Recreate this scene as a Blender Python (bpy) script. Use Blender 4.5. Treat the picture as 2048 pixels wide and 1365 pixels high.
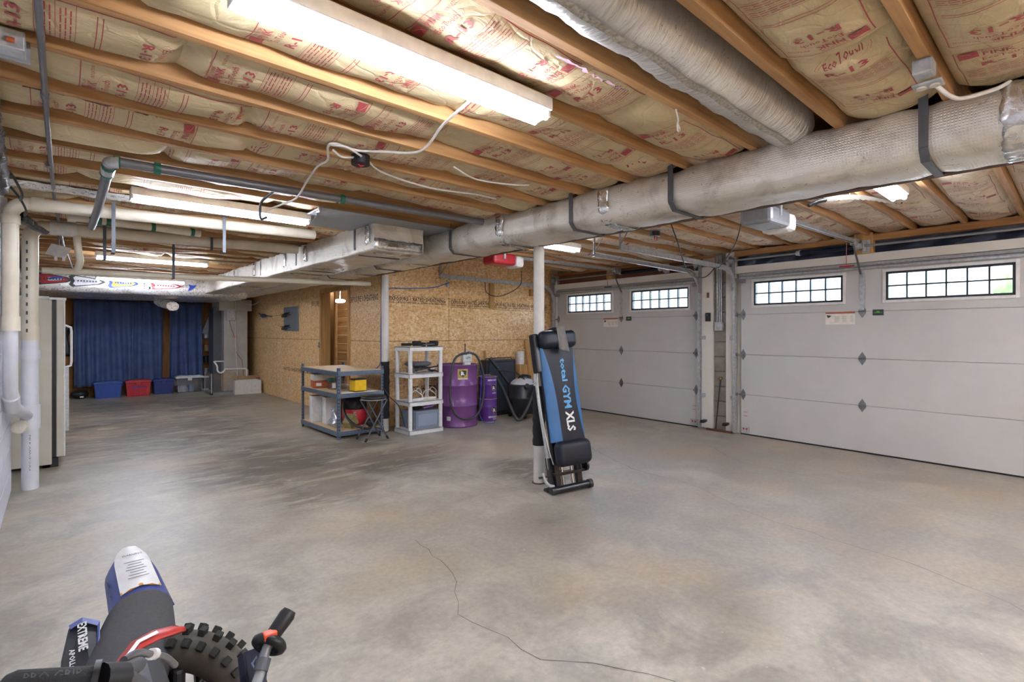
import bpy, math, random
import numpy as np
from mathutils import Vector, Matrix
random.seed(7); rng = np.random.RandomState(5)
SC = bpy.context.scene
COL = SC.collection
for _o in list(bpy.data.objects): bpy.data.objects.remove(_o)

# ------------------------------------------------------------------ camera, world, exposure
cd = bpy.data.cameras.new('camera'); cam = bpy.data.objects.new('camera', cd); COL.objects.link(cam)
cd.sensor_fit = 'HORIZONTAL'; cd.sensor_width = 36; cd.lens = 18.0; cd.shift_y = -17.5/2048
cd.clip_start = 0.05; cd.clip_end = 300
cam.location = (0, 0, 1.35); cam.rotation_euler = (math.pi/2, 0, -math.radians(41.7))
SC.camera = cam
W = bpy.data.worlds.new('sky'); SC.world = W; W.use_nodes = True
wn = W.node_tree.nodes; wl = W.node_tree.links
bg = wn['Background']
sky = wn.new('ShaderNodeTexSky'); sky.sky_type = 'NISHITA'; sky.sun_disc = False
sky.sun_elevation = math.radians(50); sky.sun_rotation = math.radians(200); sky.air_density = 1.0; sky.dust_density = 2.0
wl.new(sky.outputs[0], bg.inputs[0]); bg.inputs[1].default_value = 1.7
SC.view_settings.view_transform = 'Standard'; SC.view_settings.look = 'None'
SC.view_settings.gamma = 1.0; SC.view_settings.use_curve_mapping = False
SC.view_settings.exposure = 1.38
TUBE = 34.0      # emission of the fluorescent tubes

# ------------------------------------------------------------------ materials
def lin(h):
    h = h.lstrip('#'); v = [int(h[i:i+2], 16)/255 for i in (0, 2, 4)]
    return tuple(c/12.92 if c <= .04045 else ((c+.055)/1.055)**2.4 for c in v) + (1,)
MATS = {}
class N:
    def __init__(s, name):
        s.m = bpy.data.materials.new(name); s.m.use_nodes = True
        s.n = s.m.node_tree.nodes; s.l = s.m.node_tree.links; s.b = s.n['Principled BSDF']
    def add(s, t, **k):
        x = s.n.new('ShaderNode'+t)
        for a, b in k.items():
            if a in x.inputs: x.inputs[a].default_value = b
            else: setattr(x, a, b)
        return x
    def lk(s, a, b): s.l.new(a, b)
    def coord(s, scale=(1, 1, 1), rot=(0, 0, 0)):
        t = s.add('TexCoord'); mp = s.add('Mapping'); mp.inputs['Scale'].default_value = scale
        mp.inputs['Rotation'].default_value = rot
        s.lk(t.outputs['Object'], mp.inputs[0]); return mp.outputs[0]
    def noise(s, co, sc, det=4, rough=.55, dist=0):
        x = s.add('TexNoise'); x.inputs['Scale'].default_value = sc; x.inputs['Detail'].default_value = det
        x.inputs['Roughness'].default_value = rough; x.inputs['Distortion'].default_value = dist
        s.lk(co, x.inputs['Vector']); return x.outputs['Fac']
    def ramp(s, fac, *st):
        r = s.add('ValToRGB'); e = r.color_ramp.elements
        while len(e) < len(st): e.new(.5)
        for i, (p, c) in enumerate(st): e[i].position = p; e[i].color = lin(c) if isinstance(c, str) else c
        s.lk(fac, r.inputs[0]); return r.outputs[0]
    def mix(s, fac, a, b, mode='MIX'):
        x = s.add('Mix'); x.data_type = 'RGBA'; x.blend_type = mode
        for v, i in ((fac, 0), (a, 6), (b, 7)):
            if hasattr(v, 'links'): s.lk(v, x.inputs[i])
            elif isinstance(v, str): x.inputs[i].default_value = lin(v)
            else: x.inputs[i].default_value = v
        return x.outputs[2]
    def math(s, op, a, b=0.):
        x = s.add('Math'); x.operation = op
        for v, i in ((a, 0), (b, 1)):
            if hasattr(v, 'links'): s.lk(v, x.inputs[i])
            else: x.inputs[i].default_value = v
        return x.outputs[0]
    def bump(s, h, st=.3, d=.01):
        x = s.add('Bump'); x.inputs['Strength'].default_value = st; x.inputs['Distance'].default_value = d
        s.lk(h, x.inputs['Height']); s.lk(x.outputs[0], s.b.inputs['Normal'])
    def col(s, c):
        if isinstance(c, str): s.b.inputs['Base Color'].default_value = lin(c)
        else: s.lk(c, s.b.inputs['Base Color'])
    def pr(s, rough=.5, metal=0., spec=.5):
        s.b.inputs['Roughness'].default_value = rough; s.b.inputs['Metallic'].default_value = metal
        s.b.inputs['Specular IOR Level'].default_value = spec; return s
def plain(name, c, rough=.5, metal=0., c2=None, sc=20, bump=0, spec=.5, bsc=None):
    if name in MATS: return MATS[name]
    k = N(name).pr(rough, metal, spec); co = k.coord()
    f = k.noise(co, sc)
    a = lin(c)
    b = lin(c2) if c2 else tuple(min(1, v*.86) for v in a[:3]) + (1,)
    k.col(k.ramp(f, (.35, b), (.65, a)))
    if bump: k.bump(k.noise(co, bsc or sc*6, 3), bump, .003)
    MATS[name] = k.m; return k.m
def emit(name, c, s):
    k = N(name); k.col(c); k.b.inputs['Emission Color'].default_value = lin(c); k.b.inputs['Emission Strength'].default_value = s
    MATS[name] = k.m; return k.m
def wood(name, a, b, axis=0, rough=.65, sc=1.):
    k = N(name).pr(rough); s = [14*sc]*3; s[axis] = .8*sc
    co = k.coord(tuple(s)); f = k.noise(co, 1.6, 6, .6, .6); g = k.noise(k.coord(), 2.3, 2)
    c = k.ramp(f, (.3, b), (.62, a)); o = k.info = k.add('ObjectInfo')
    v = k.math('ADD', k.math('MULTIPLY', o.outputs['Random'], .3), .82)
    hs = k.add('HueSaturation'); k.lk(c, hs.inputs['Color']); k.lk(v, hs.inputs['Value'])
    k.col(k.mix(k.math('MULTIPLY', g, .35), hs.outputs[0], b)); k.bump(f, .25, .002); MATS[name] = k.m; return k.m

JOIST = wood('joist_wood', '#c49a66', '#94663a', 0)
WOODV = wood('stud_wood', '#cfa56c', '#a4773f', 2)
WOODY = wood('plate_wood', '#b98a55', '#8a5c33', 1)
def mk_floor():
    k = N('concrete_floor').pr(.42, 0, .5); co = k.coord()
    big = k.noise(co, .55, 6, .6, .3); mid = k.noise(co, 2.6, 8, .65, .5); fine = k.noise(co, 30, 6, .7)
    base = k.ramp(big, (.3, '#9d978a'), (.5, '#b0ab9d'), (.7, '#c2bdb0'))
    base = k.mix(k.ramp(mid, (.40, (1, 1, 1, 1)), (.60, (0, 0, 0, 1))), base, '#958f84')
    # old oil and tyre stains that belong to the slab, round three spots
    def spot(cx, cy, rx, ry, ang, lo=.25, hi=1.0):
        m = k.add('Mapping'); m.vector_type = 'TEXTURE'; t = k.add('TexCoord'); k.lk(t.outputs['Object'], m.inputs[0])
        m.inputs['Location'].default_value = (cx, cy, 0); m.inputs['Rotation'].default_value = (0, 0, ang); m.inputs['Scale'].default_value = (rx, ry, 1)
        g = k.add('TexGradient'); g.gradient_type = 'SPHERICAL'; k.lk(m.outputs[0], g.inputs[0]); return g.outputs['Fac']
    streak = k.noise(k.coord((1.2, 3.2, 1), (0, 0, .5)), 2.2, 8, .7, .6)
    st = None
    for a in ((1.75, 5.6, 1.2, 1.5, .1), (1.75, 4.35, .7, .55, .6), (2.6, 4.9, .9, .7, 0), (.9, 8.6, 1.9, 2.6, 0), (1.3, 11.3, 2.4, 2.2, 0), (2.9, 5.0, .8, .5, .3), (3.5, 3.6, .5, .7, 0), (2.7, 5.9, .6, .5, 0)):
        f = spot(*a); st = f if st is None else k.math('MAXIMUM', st, f)
    sm = k.math('MULTIPLY', k.math('MULTIPLY', st, 2.4), k.ramp(streak, (.36, (0, 0, 0, 1)), (.62, (1, 1, 1, 1))))
    s2 = None
    for a in ((3.35, 2.35, .7, .4, .5), (2.45, 1.15, .4, .28, .3), (4.2, 1.0, .8, .5, 0), (2.6, 2.6, .5, .4, 0)):
        f = spot(*a); s2 = f if s2 is None else k.math('MAXIMUM', s2, f)
    sm = k.math('MAXIMUM', sm, k.math('MULTIPLY', s2, k.ramp(mid, (.3, (.1, .1, .1, 1)), (.7, (.7, .7, .7, 1)))))
    sm = k.math('MINIMUM', sm, .85)
    base = k.mix(sm, base, '#5e574e')
    gar = spot(4.9, 1.6, 2.4, 3.6, 0)
    base = k.mix(k.math('MULTIPLY', k.math('MINIMUM', k.math('MULTIPLY', gar, 2), 1.), .35), base, '#8b8a89')
    tan = k.ramp(k.noise(co, .9, 3), (.48, (0, 0, 0, 1)), (.68, (.45, .45, .45, 1)))
    base = k.mix(tan, base, '#b39d80')
    base = k.mix(.22, base, k.ramp(fine, (.35, '#6c655c'), (.65, '#d0c8bd')), 'OVERLAY')
    dots = k.noise(co, 26, 2, .5, 0)
    base = k.mix(k.ramp(dots, (.74, (0, 0, 0, 1)), (.78, (.5, .5, .5, 1))), base, '#d8d3ca')
    k.col(base); k.lk(k.ramp(mid, (.3, (.33, .33, .33, 1)), (.7, (.55, .55, .55, 1))), k.b.inputs['Roughness'])
    k.bump(fine, .12, .002); return k.m
FLOOR = mk_floor()
def mk_kraft(name, a, b, bump=.5):
    k = N(name).pr(.62, 0, .4); co = k.coord(); f = k.noise(k.coord((1, 2.2, 1)), 4, 7, .65, 1.2); g = k.noise(co, 1.1, 3)
    w = k.add('TexVoronoi', feature='DISTANCE_TO_EDGE'); w.inputs['Scale'].default_value = 9
    mp = k.add('Mix'); mp.data_type = 'VECTOR'; mp.inputs[0].default_value = .25
    k.lk(co, mp.inputs[4]); nz = k.add('TexNoise'); nz.inputs['Scale'].default_value = 3; k.lk(co, nz.inputs['Vector']); k.lk(nz.outputs['Color'], mp.inputs[5])
    k.lk(mp.outputs[1], w.inputs['Vector'])
    cr = k.ramp(w.outputs[0], (.0, (0, 0, 0, 1)), (.06, (1, 1, 1, 1)))
    k.col(k.ramp(k.math('ADD', k.math('MULTIPLY', f, .5), k.math('MULTIPLY', g, .5)), (.35, b), (.65, a)))
    h = k.math('ADD', f, k.math('MULTIPLY', cr, .18)); k.bump(h, bump, .02); return k.m
KRAFT = mk_kraft('kraft_facing', '#d8c39a', '#bba880', .7); KRAFT2 = mk_kraft('kraft_facing_pale', '#e0cfb4', '#c4b093', .9)
RED = plain('red_print', '#9c3a3e', .6, c2='#a84a48'); FIBER = plain('pink_fiberglass', '#c9a0a4', .95, c2='#8f6a78', sc=60, bump=.8)
def mk_foil(name, c='#c9c7c2', metal=.82, rough=.36, scrim=1, dirt='#8d8477'):
    k = N(name).pr(rough, metal, .5); co = k.coord()
    n = k.noise(co, 3.2, 6, .6, .8); cr = k.noise(k.coord((1, 1, 1)), 14, 6, .7, 2.0)
    w1 = k.add('TexWave'); w1.bands_direction = 'Y'; w1.inputs['Scale'].default_value = 26; k.lk(co, w1.inputs[0])
    w2 = k.add('TexWave'); w2.bands_direction = 'Z'; w2.inputs['Scale'].default_value = 26; k.lk(co, w2.inputs[0])
    h = k.math('ADD', k.math('MULTIPLY', n, .8), k.math('MULTIPLY', cr, .35))
    if scrim: h = k.math('ADD', h, k.math('MULTIPLY', k.math('MAXIMUM', w1.outputs['Fac'], w2.outputs['Fac']), .09*scrim))
    k.col(k.ramp(n, (.28, dirt), (.5, c))); k.bump(h, .55, .012)
    k.lk(k.ramp(cr, (.3, (rough-.1,)*3+(1,)), (.7, (rough+.16,)*3+(1,))), k.b.inputs['Roughness']); return k.m
FOIL = mk_foil('foil_duct_wrap', '#dcd6ca', .5, .34, 2.2, '#aea392'); FOIL2 = mk_foil('shiny_foil_duct', '#e6e5e3', .6, .28, 0, '#b0a89c')
def mk_flex():
    k = N('flexible_duct_skin').pr(.3, .5); n = k.noise(k.coord((22, 3, 3)), 1.3, 5, .6, .6); m = k.noise(k.coord(), 3, 4); sp = k.noise(k.coord(), 70, 4, .7)
    c = k.ramp(m, (.3, '#b9b3aa'), (.6, '#e2e0dc')); sm = k.math('MULTIPLY', k.ramp(sp, (.62, (0, 0, 0, 1)), (.66, (1, 1, 1, 1))), k.ramp(m, (.4, (0, 0, 0, 1)), (.6, (.7, .7, .7, 1))))
    k.col(k.mix(sm, c, '#857a66')); k.bump(n, .8, .02); return k.m
FLEX = mk_flex()
TAPE = mk_foil('foil_tape', '#e2e1df', .95, .2, 0, '#a9a6a0')
def mk_osb():
    k = N('oriented_strand_board').pr(.5, 0, .5); o = k.add('ObjectInfo')
    co = k.coord(); ro = k.noise(co, 6, 3)
    cols = []
    for i, (r, sc) in enumerate((((.4, .2, .9), (22, 60, 60)), ((.1, -.5, -.6), (70, 24, 70)), ((0, .9, .15), (30, 85, 26)))):
        v = k.add('TexVoronoi'); v.inputs['Scale'].default_value = 1.; k.lk(k.coord(sc, r), v.inputs['Vector']); 
        s = k.add('SeparateColor'); k.lk(v.outputs['Color'], s.inputs[0]); cols.append(s.outputs[0])
    m = k.math('MULTIPLY', k.math('ADD', k.math('ADD', cols[0], cols[1]), cols[2]), .3333)
    c = k.ramp(m, (.12, '#ab7d47'), (.35, '#d6aa6f'), (.6, '#e5bf89'), (.85, '#f6dfb8'))
    c = k.mix(k.math('MULTIPLY', ro, .25), c, '#cfa066')
    sp = k.noise(k.coord((14, 14, 30)), 1., 2); c = k.mix(k.ramp(sp, (.79, (0, 0, 0, 1)), (.82, (.6, .6, .6, 1))), c, '#6b4830')
    k.col(c); k.bump(m, .25, .002); return k.m
OSB = mk_osb()
def mk_block(name, a, b, r=.85):
    k = N(name).pr(r); co = k.coord(); k.col(k.ramp(k.noise(co, 3, 6, .7), (.35, b), (.65, a))); k.bump(k.noise(co, 90, 4, .8), .6, .004); return k.m
BLOCK = mk_block('concrete_block', '#989186', '#766f65'); MORTAR = mk_block('mortar', '#c6bfb2', '#a89f92')
WBLOCK = mk_block('painted_block', '#dcdde6', '#cfd0da', .55); 
DOORW = plain('door_white_paint', '#c3c2c0', .45, c2='#bfbebc', sc=3, bump=.5, bsc=160)
WTRIM = plain('white_trim', '#dcd8d0', .55, c2='#d5d0c6', sc=3); BLK = plain('black_plastic', '#1c1c20', .42); DGREY = plain('dark_grey_metal', '#5a5b60', .5, .3)
GALV = plain('galvanised_steel', '#c6c9cc', .35, .45, c2='#a9adb0', sc=30); GALVD = plain('dull_steel', '#96989b', .45, .4); CHROME = plain('chrome', '#d5d5d8', .15, 1.)
PVC = plain('cream_pvc', '#ddd6c4', .4, c2='#cfc6b0', sc=5); PVCW = plain('white_painted_pvc', '#dcdde2', .45, c2='#cfd0d6', sc=6)
WPLAST = plain('white_plastic', '#e6e6e4', .4); GREEN = plain('green_tape', '#1d6b55', .5); CABLE = plain('white_cable', '#e2ddd5', .5); RUBBER = plain('black_rubber', '#17171a', .7)
NAVY = plain('navy_cloth', '#4a5c86', .85, c2='#3c4e7a', sc=4); WINBLK = plain('black_window_bar', '#20262c', .5)
BROWN = wood('dark_header_wood', '#8a5a3c', '#5d3a28', 1); PINE = wood('pine_plank', '#bd945c', '#8f6838', 1)
BLUETARP = plain('dark_blue_plastic_sheet', '#26344a', .3, c2='#182233', sc=5, bump=.8, bsc=9)
TUBEM = emit('lit_tube', '#eaf0ff', TUBE)
ORANGE = plain('orange_plastic', '#b4562c', .45); YELLOW = plain('yellow_plastic', '#eec01c', .4); TEAL = plain('teal_lid', '#1f8f86', .45)
REDP = plain('red_plastic', '#b3202c', .4); BLUEP = plain('blue_plastic', '#20489c', .4); KNOB = plain('cream_enamel', '#ded8c9', .4)
LCREAM = plain('fridge_side', '#cbc6b8', .45, c2='#c2bcac', sc=3)
PBOARD = plain('particle_board', '#d8bd93', .6, c2='#c9aa7b', sc=60)
CARD = plain('white_cardboard', '#ddd8d0', .7); CARDB = plain('brown_cardboard', '#a98663', .8)
CRACK = plain('crack_line', '#4f463c', .9); BLACKF = plain('black_foam', '#1b1b1e', .8, sc=200, bump=.5)
def mk_glass(name, tint=(1, 1, 1, 1), a=.1, rough=.02):
    k = N(name); t = k.add('BsdfTransparent'); t.inputs[0].default_value = tint; g = k.add('BsdfGlossy'); g.inputs['Roughness'].default_value = rough
    mx = k.add('MixShader'); mx.inputs[0].default_value = a; k.lk(t.outputs[0], mx.inputs[1]); k.lk(g.outputs[0], mx.inputs[2])
    k.lk(mx.outputs[0], k.n['Material Output'].inputs[0]); return k.m
GLASS = mk_glass('window_glass')
CLEARP = mk_glass('clear_plastic', (.85, .88, .92, 1), .16, .25)
def mk_frost(name, c, al):
    k = N(name).pr(.35); k.col(c); k.b.inputs['Alpha'].default_value = al; return k.m
FROST = mk_frost('frosted_plastic', '#9aa7bd', .8)

# ------------------------------------------------------------------ mesh helpers
CTX = [Matrix.Identity(4)]
GAR = Matrix.Translation((6.67, 0, 0)) @ Matrix.Rotation(-math.atan(.037), 4, 'Z')
class M:
    def __init__(s): s.v = []; s.f = []; s.mi = []; s.sm = []; s.cur = 0; s.T = None
    def add(s, vs, fs, smooth=False):
        o = len(s.v)
        if s.T is not None: vs = [tuple(s.T @ Vector(p)) for p in vs]
        s.v += [tuple(p) for p in vs]; s.f += [tuple(i+o for i in f) for f in fs]
        s.mi += [s.cur]*len(fs); s.sm += [smooth]*len(fs); return s
    def box(s, x0, x1, y0, y1, z0, z1, T=None):
        vs = [(x, y, z) for z in (z0, z1) for y in (y0, y1) for x in (x0, x1)]
        if T is not None: vs = [tuple(T @ Vector(p)) for p in vs]
        return s.add(vs, [(0, 2, 3, 1), (4, 5, 7, 6), (0, 1, 5, 4), (2, 6, 7, 3), (0, 4, 6, 2), (1, 3, 7, 5)])
    def cb(s, c, d, T=None):
        return s.box(c[0]-d[0]/2, c[0]+d[0]/2, c[1]-d[1]/2, c[1]+d[1]/2, c[2]-d[2]/2, c[2]+d[2]/2, T)
    def tube(s, path, r, n=10, caps=True, closed=False, sq=False):
        P = [Vector(p) for p in path]; k = len(P); R = r if isinstance(r, (list, tuple)) else [r]*k
        tan = []
        for i in range(k):
            a = P[(i-1) % k] if (closed or i) else P[0]; b = P[(i+1) % k] if (closed or i < k-1) else P[-1]
            t = (b-a); tan.append(t.normalized() if t.length > 1e-9 else Vector((0, 0, 1)))
        up = Vector((0, 0, 1)) if abs(tan[0].z) < .9 else Vector((1, 0, 0))
        nn = tan[0].cross(up).normalized(); vs = []
        for i in range(k):
            if i:
                q = tan[i-1].rotation_difference(tan[i]); nn = (q @ nn).normalized()
            bb = tan[i].cross(nn)
            for j in range(n):
                a = 2*math.pi*(j+.5*sq)/n; vs.append(P[i]+(nn*math.cos(a)+bb*math.sin(a))*R[i])
        fs = []
        for i in range(k if closed else k-1):
            for j in range(n):
                a = i*n+j; b = i*n+(j+1) % n; c = ((i+1) % k)*n+(j+1) % n; d = ((i+1) % k)*n+j; fs.append((a, b, c, d))
        s.add(vs, fs, not sq)
        if caps and not closed:
            s.add(vs[:n], [tuple(range(n))[::-1]]); s.add(vs[-n:], [tuple(range(n))])
        return s
    def lathe(s, prof, c=(0, 0, 0), n=28, axis=None, smooth=True):
        T = Matrix.Translation(c)
        if axis is not None: T = T @ Vector((0, 0, 1)).rotation_difference(Vector(axis).normalized()).to_matrix().to_4x4()
        vs = []; k = len(prof)
        for r, z in prof:
            for j in range(n): a = 2*math.pi*j/n; vs.append(tuple(T @ Vector((r*math.cos(a), r*math.sin(a), z))))
        fs = [(i*n+j, i*n+(j+1) % n, (i+1)*n+(j+1) % n, (i+1)*n+j) for i in range(k-1) for j in range(n)]
        return s.add(vs, fs, smooth)
    def cyl(s, c, r, h, n=20, axis=None, r2=None):
        r2 = r if r2 is None else r2
        s.lathe([(0, 0), (r, 0)], c, n, axis, False); s.lathe([(r, 0), (r2, h)], c, n, axis, True); return s.lathe([(r2, h), (0, h)], c, n, axis, False)
    def prism(s, poly, h, T=None):
        k = len(poly); vs = [(x, y, 0) for x, y in poly]+[(x, y, h) for x, y in poly]
        if T is not None: vs = [tuple(T @ Vector(p)) for p in vs]
        return s.add(vs, [tuple(range(k))[::-1], tuple(range(k, 2*k))]+[(i, (i+1) % k, k+(i+1) % k, k+i) for i in range(k)])
    def grid(s, pts, smooth=True, closeu=False):
        a = len(pts); b = len(pts[0]); vs = [p for r in pts for p in r]
        fs = [(i*b+j, i*b+(j+1) % b, (i+1)*b+(j+1) % b, (i+1)*b+j) for i in range(a-1) for j in range(b if closeu else b-1)]
        return s.add(vs, fs, smooth)
    def sphere(s, c, r, n=14, sc=(1, 1, 1)):
        pts = []
        for i in range(n//2+1):
            t = math.pi*i/(n//2); pts.append([(c[0]+r*sc[0]*math.sin(t)*math.cos(2*math.pi*j/n), c[1]+r*sc[1]*math.sin(t)*math.sin(2*math.pi*j/n), c[2]+r*sc[2]*math.cos(t)) for j in range(n)])
        return s.grid(pts, True, True)
def wmat(o):
    m = Matrix.LocRotScale(o.location, o.rotation_euler, o.scale)
    return wmat(o.parent) @ m if o.parent else m
def P(name, mb, mat, parent=None, label=None, cat=None, group=None, kind=None, bevel=0, solid=0, subs=0, origin=None):
    """one mesh object; vertices are given in the space of CTX[-1]"""
    V = [CTX[-1] @ Vector(p) for p in mb.v]
    if parent is None:
        xs = [p.x for p in V]; ys = [p.y for p in V]; zs = [p.z for p in V]
        org = Vector(((min(xs)+max(xs))/2, (min(ys)+max(ys))/2, min(zs))); org = Vector(origin) if origin else org; V = [p-org for p in V]
    else:
        inv = wmat(parent).inverted(); V = [inv @ p for p in V]; org = None
    me = bpy.data.meshes.new(name); me.from_pydata([tuple(p) for p in V], [], mb.f)
    for m in (mat if isinstance(mat, (list, tuple)) else [mat]): me.materials.append(m)
    me.polygons.foreach_set('material_index', mb.mi); me.polygons.foreach_set('use_smooth', mb.sm); me.update()
    o = bpy.data.objects.new(name, me); COL.objects.link(o)
    if parent is None: o.location = org
    else: o.parent = parent
    tag(o, label, cat, group, kind)
    if solid: q = o.modifiers.new('solid', 'SOLIDIFY'); q.thickness = solid
    if bevel: q = o.modifiers.new('bevel', 'BEVEL'); q.width = bevel; q.segments = 2; q.limit_method = 'ANGLE'
    if subs: q = o.modifiers.new('subd', 'SUBSURF'); q.levels = q.render_levels = subs
    return o
def tag(o, label=None, cat=None, group=None, kind=None):
    if label: o['label'] = label
    if cat: o['category'] = cat
    if group: o['group'] = group
    if kind: o['kind'] = kind
    return o
def thing(name, label, cat, loc=(0, 0, 0), rz=0, group=None, kind=None, rot=None):
    o = bpy.data.objects.new(name, None); COL.objects.link(o); o.empty_display_size = .1
    m = CTX[-1] @ Matrix.Translation(loc) @ (rot if rot is not None else Matrix.Rotation(rz, 4, 'Z'))
    o.location = m.to_translation(); o.rotation_euler = m.to_euler()
    return tag(o, label, cat, group, kind)
class local:                                # build in the local frame of a thing
    def __init__(s, o): s.m = wmat(o)
    def __enter__(s): CTX.append(s.m)
    def __exit__(s, *a): CTX.pop()
def share(o, parent, T):                    # cheap repeat of a piece
    c = o.copy(); COL.objects.link(c); c.parent = parent; c.matrix_basis = T @ o.matrix_basis; return c
TC = {}
def text_mesh(t, bold=0, res=1):
    if (t, bold) in TC: return TC[(t, bold)]
    cu = bpy.data.curves.new('t', 'FONT'); cu.body = t; cu.resolution_u = res; cu.offset = bold; cu.align_x = 'CENTER'; cu.align_y = 'CENTER'
    o = bpy.data.objects.new('t', cu); COL.objects.link(o); dg = bpy.context.evaluated_depsgraph_get(); dg.update()
    me = o.evaluated_get(dg).to_mesh(); vs = [(v.co.x, v.co.y) for v in me.vertices]; fs = [tuple(p.vertices) for p in me.polygons]
    o.evaluated_get(dg).to_mesh_clear(); bpy.data.objects.remove(o); bpy.data.curves.remove(cu)
    xs = [v[0] for v in vs]; ys = [v[1] for v in vs]; cx = (min(xs)+max(xs))/2; cy = (min(ys)+max(ys))/2
    w = max(xs)-min(xs); h = max(ys)-min(ys)
    TC[(t, bold)] = ([((x-cx)/w, (y-cy)/h) for x, y in vs], fs, w/h); return TC[(t, bold)]
def put_text(mb, t, c, right, up, w, h=None, bold=0, off=.0015, wrap=None):
    vs, fs, asp = text_mesh(t, bold); h = h or w/asp; R = Vector(right).normalized(); U = Vector(up).normalized(); n = R.cross(U)
    c = Vector(c); out = [c+R*(x*w)+U*(y*h)+n*off for x, y in vs]
    if wrap: out = [wrap(p) for p in out]
    mb.add(out, fs)
def rect(mb, c, right, up, w, h, off=.001, wrap=None, n=1):
    R = Vector(right).normalized(); U = Vector(up).normalized(); nn = R.cross(U); c = Vector(c)
    vs = []
    for i in range(n+1):
        x = -w/2+w*i/n
        vs += [c+R*x-U*h/2+nn*off, c+R*x+U*h/2+nn*off]
    if wrap: vs = [wrap(p) for p in vs]
    mb.add(vs, [(2*i, 2*i+2, 2*i+3, 2*i+1) for i in range(n)])
def arc(c, r, a0, a1, n, u=(1, 0, 0), v=(0, 1, 0)):
    c = Vector(c); u = Vector(u); v = Vector(v)
    return [c+u*(r*math.cos(a0+(a1-a0)*i/n))+v*(r*math.sin(a0+(a1-a0)*i/n)) for i in range(n+1)]
def spline(pts, n=8):
    P_ = [Vector(p) for p in pts]; P_ = [P_[0]*2-P_[1]]+P_+[P_[-1]*2-P_[-2]]; out = []
    for i in range(1, len(P_)-2):
        a, b, c, d = P_[i-1:i+3]
        for k in range(n):
            t = k/n; out.append(.5*((2*b)+(c-a)*t+(2*a-5*b+4*c-d)*t*t+(3*b-a-3*c+d)*t**3))
    out.append(P_[-2]); return out
PI = math.pi

# ------------------------------------------------------------------ floor, walls
HB = 2.34; HG = 2.42                     # joist undersides left and right of the main duct
fl = M(); fl.box(-.9, 7.6, -3.2, 14.2, -.12, 0); floor = P('floor', fl, FLOOR, origin=(0, 0, 0), kind='structure', label='grey concrete floor with dark stains and hairline cracks')
def ribbon(pts, w, z=.0012):
    mb = M(); pts = [Vector((p[0], p[1], 0)) for p in pts]; q = []
    for a, b in zip(pts, pts[1:]):
        n = max(2, int((b-a).length/.09))
        for i in range(n):
            t = i/n; d = (b-a).normalized(); o = Vector((-d.y, d.x, 0)); q.append(a.lerp(b, t)+o*random.uniform(-.018, .018))
    q.append(pts[-1]); vs = []
    for i, p in enumerate(q):
        d = (q[min(i+1, len(q)-1)]-q[max(i-1, 0)]).normalized(); o = Vector((-d.y, d.x, 0))*w*random.uniform(.5, 1.2)
        vs += [(p+o+Vector((0, 0, z))), (p-o+Vector((0, 0, z)))]
    mb.add(vs, [(2*i, 2*i+1, 2*i+3, 2*i+2) for i in range(len(q)-1)]); return mb
for i, c in enumerate([[(1.75, 2.9), (1.67, 2.35), (1.45, 2.0), (1.5, 1.5), (1.75, 1.15), (1.85, .6)],
    [(5.05, 4.35), (4.6, 3.75), (4.25, 3.0), (4.2, 2.3), (3.85, 1.6), (3.7, .6), (3.45, .1)], [(5.9, 3.1), (5.3, 2.4), (5.25, 1.6)],
    [(2.9, 3.9), (3.0, 3.1), (2.95, 2.9)], [(1.4, 7.0), (1.6, 6.0)], [(6.5, 1.5), (6.2, 1.3)]]):
    P('crack', ribbon(c, .0016 if i < 2 else .0011), CRACK, floor)
# left wall of painted blocks, with a recess beyond the drain pipes
wlft = M(); wlft.box(-.45, -.285-.006, -3.2, 6.25, 0, 2.58); wlft.box(-.9, -.75, 6.25, 14.2, 0, 2.58); wlft.box(-.75, -.45, 6.15, 6.25, 0, 2.58)
wall_left = P('wall_left', wlft, WBLOCK, kind='structure', label='white painted concrete block wall at the left edge')
b0 = None
for r in range(12):
    for i in range(9):
        y = 2.9+i*.4+(.2 if r % 2 else 0)
        if y+.39 > 6.25: continue
        mb = M().box(-.291, -.283, y, y+.39, r*.2+.005, r*.2+.195)
        if b0 is None: b0 = P('block', mb, WBLOCK, wall_left, bevel=.003)
        else:
            c = b0.copy(); COL.objects.link(c); c.location = Vector((0, y-2.9, r*.2)); c.parent = wall_left
# far wall of stained plywood planks
wf = M(); wf.box(-.9, 3.6, 13.93, 14.1, 0, 2.58); WPLY = wood('stained_plywood', '#a8712e', '#7c4d1b', 2)
wall_far = P('wall_far', wf, WPLY, kind='structure', label='brown plywood wall behind the blue curtains')
for i in range(7): P('plywood_panel', M().box(-.75+i*.61, -.75+i*.61+.603, 13.915, 13.93, 0, 2.5), WPLY, wall_far)
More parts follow.
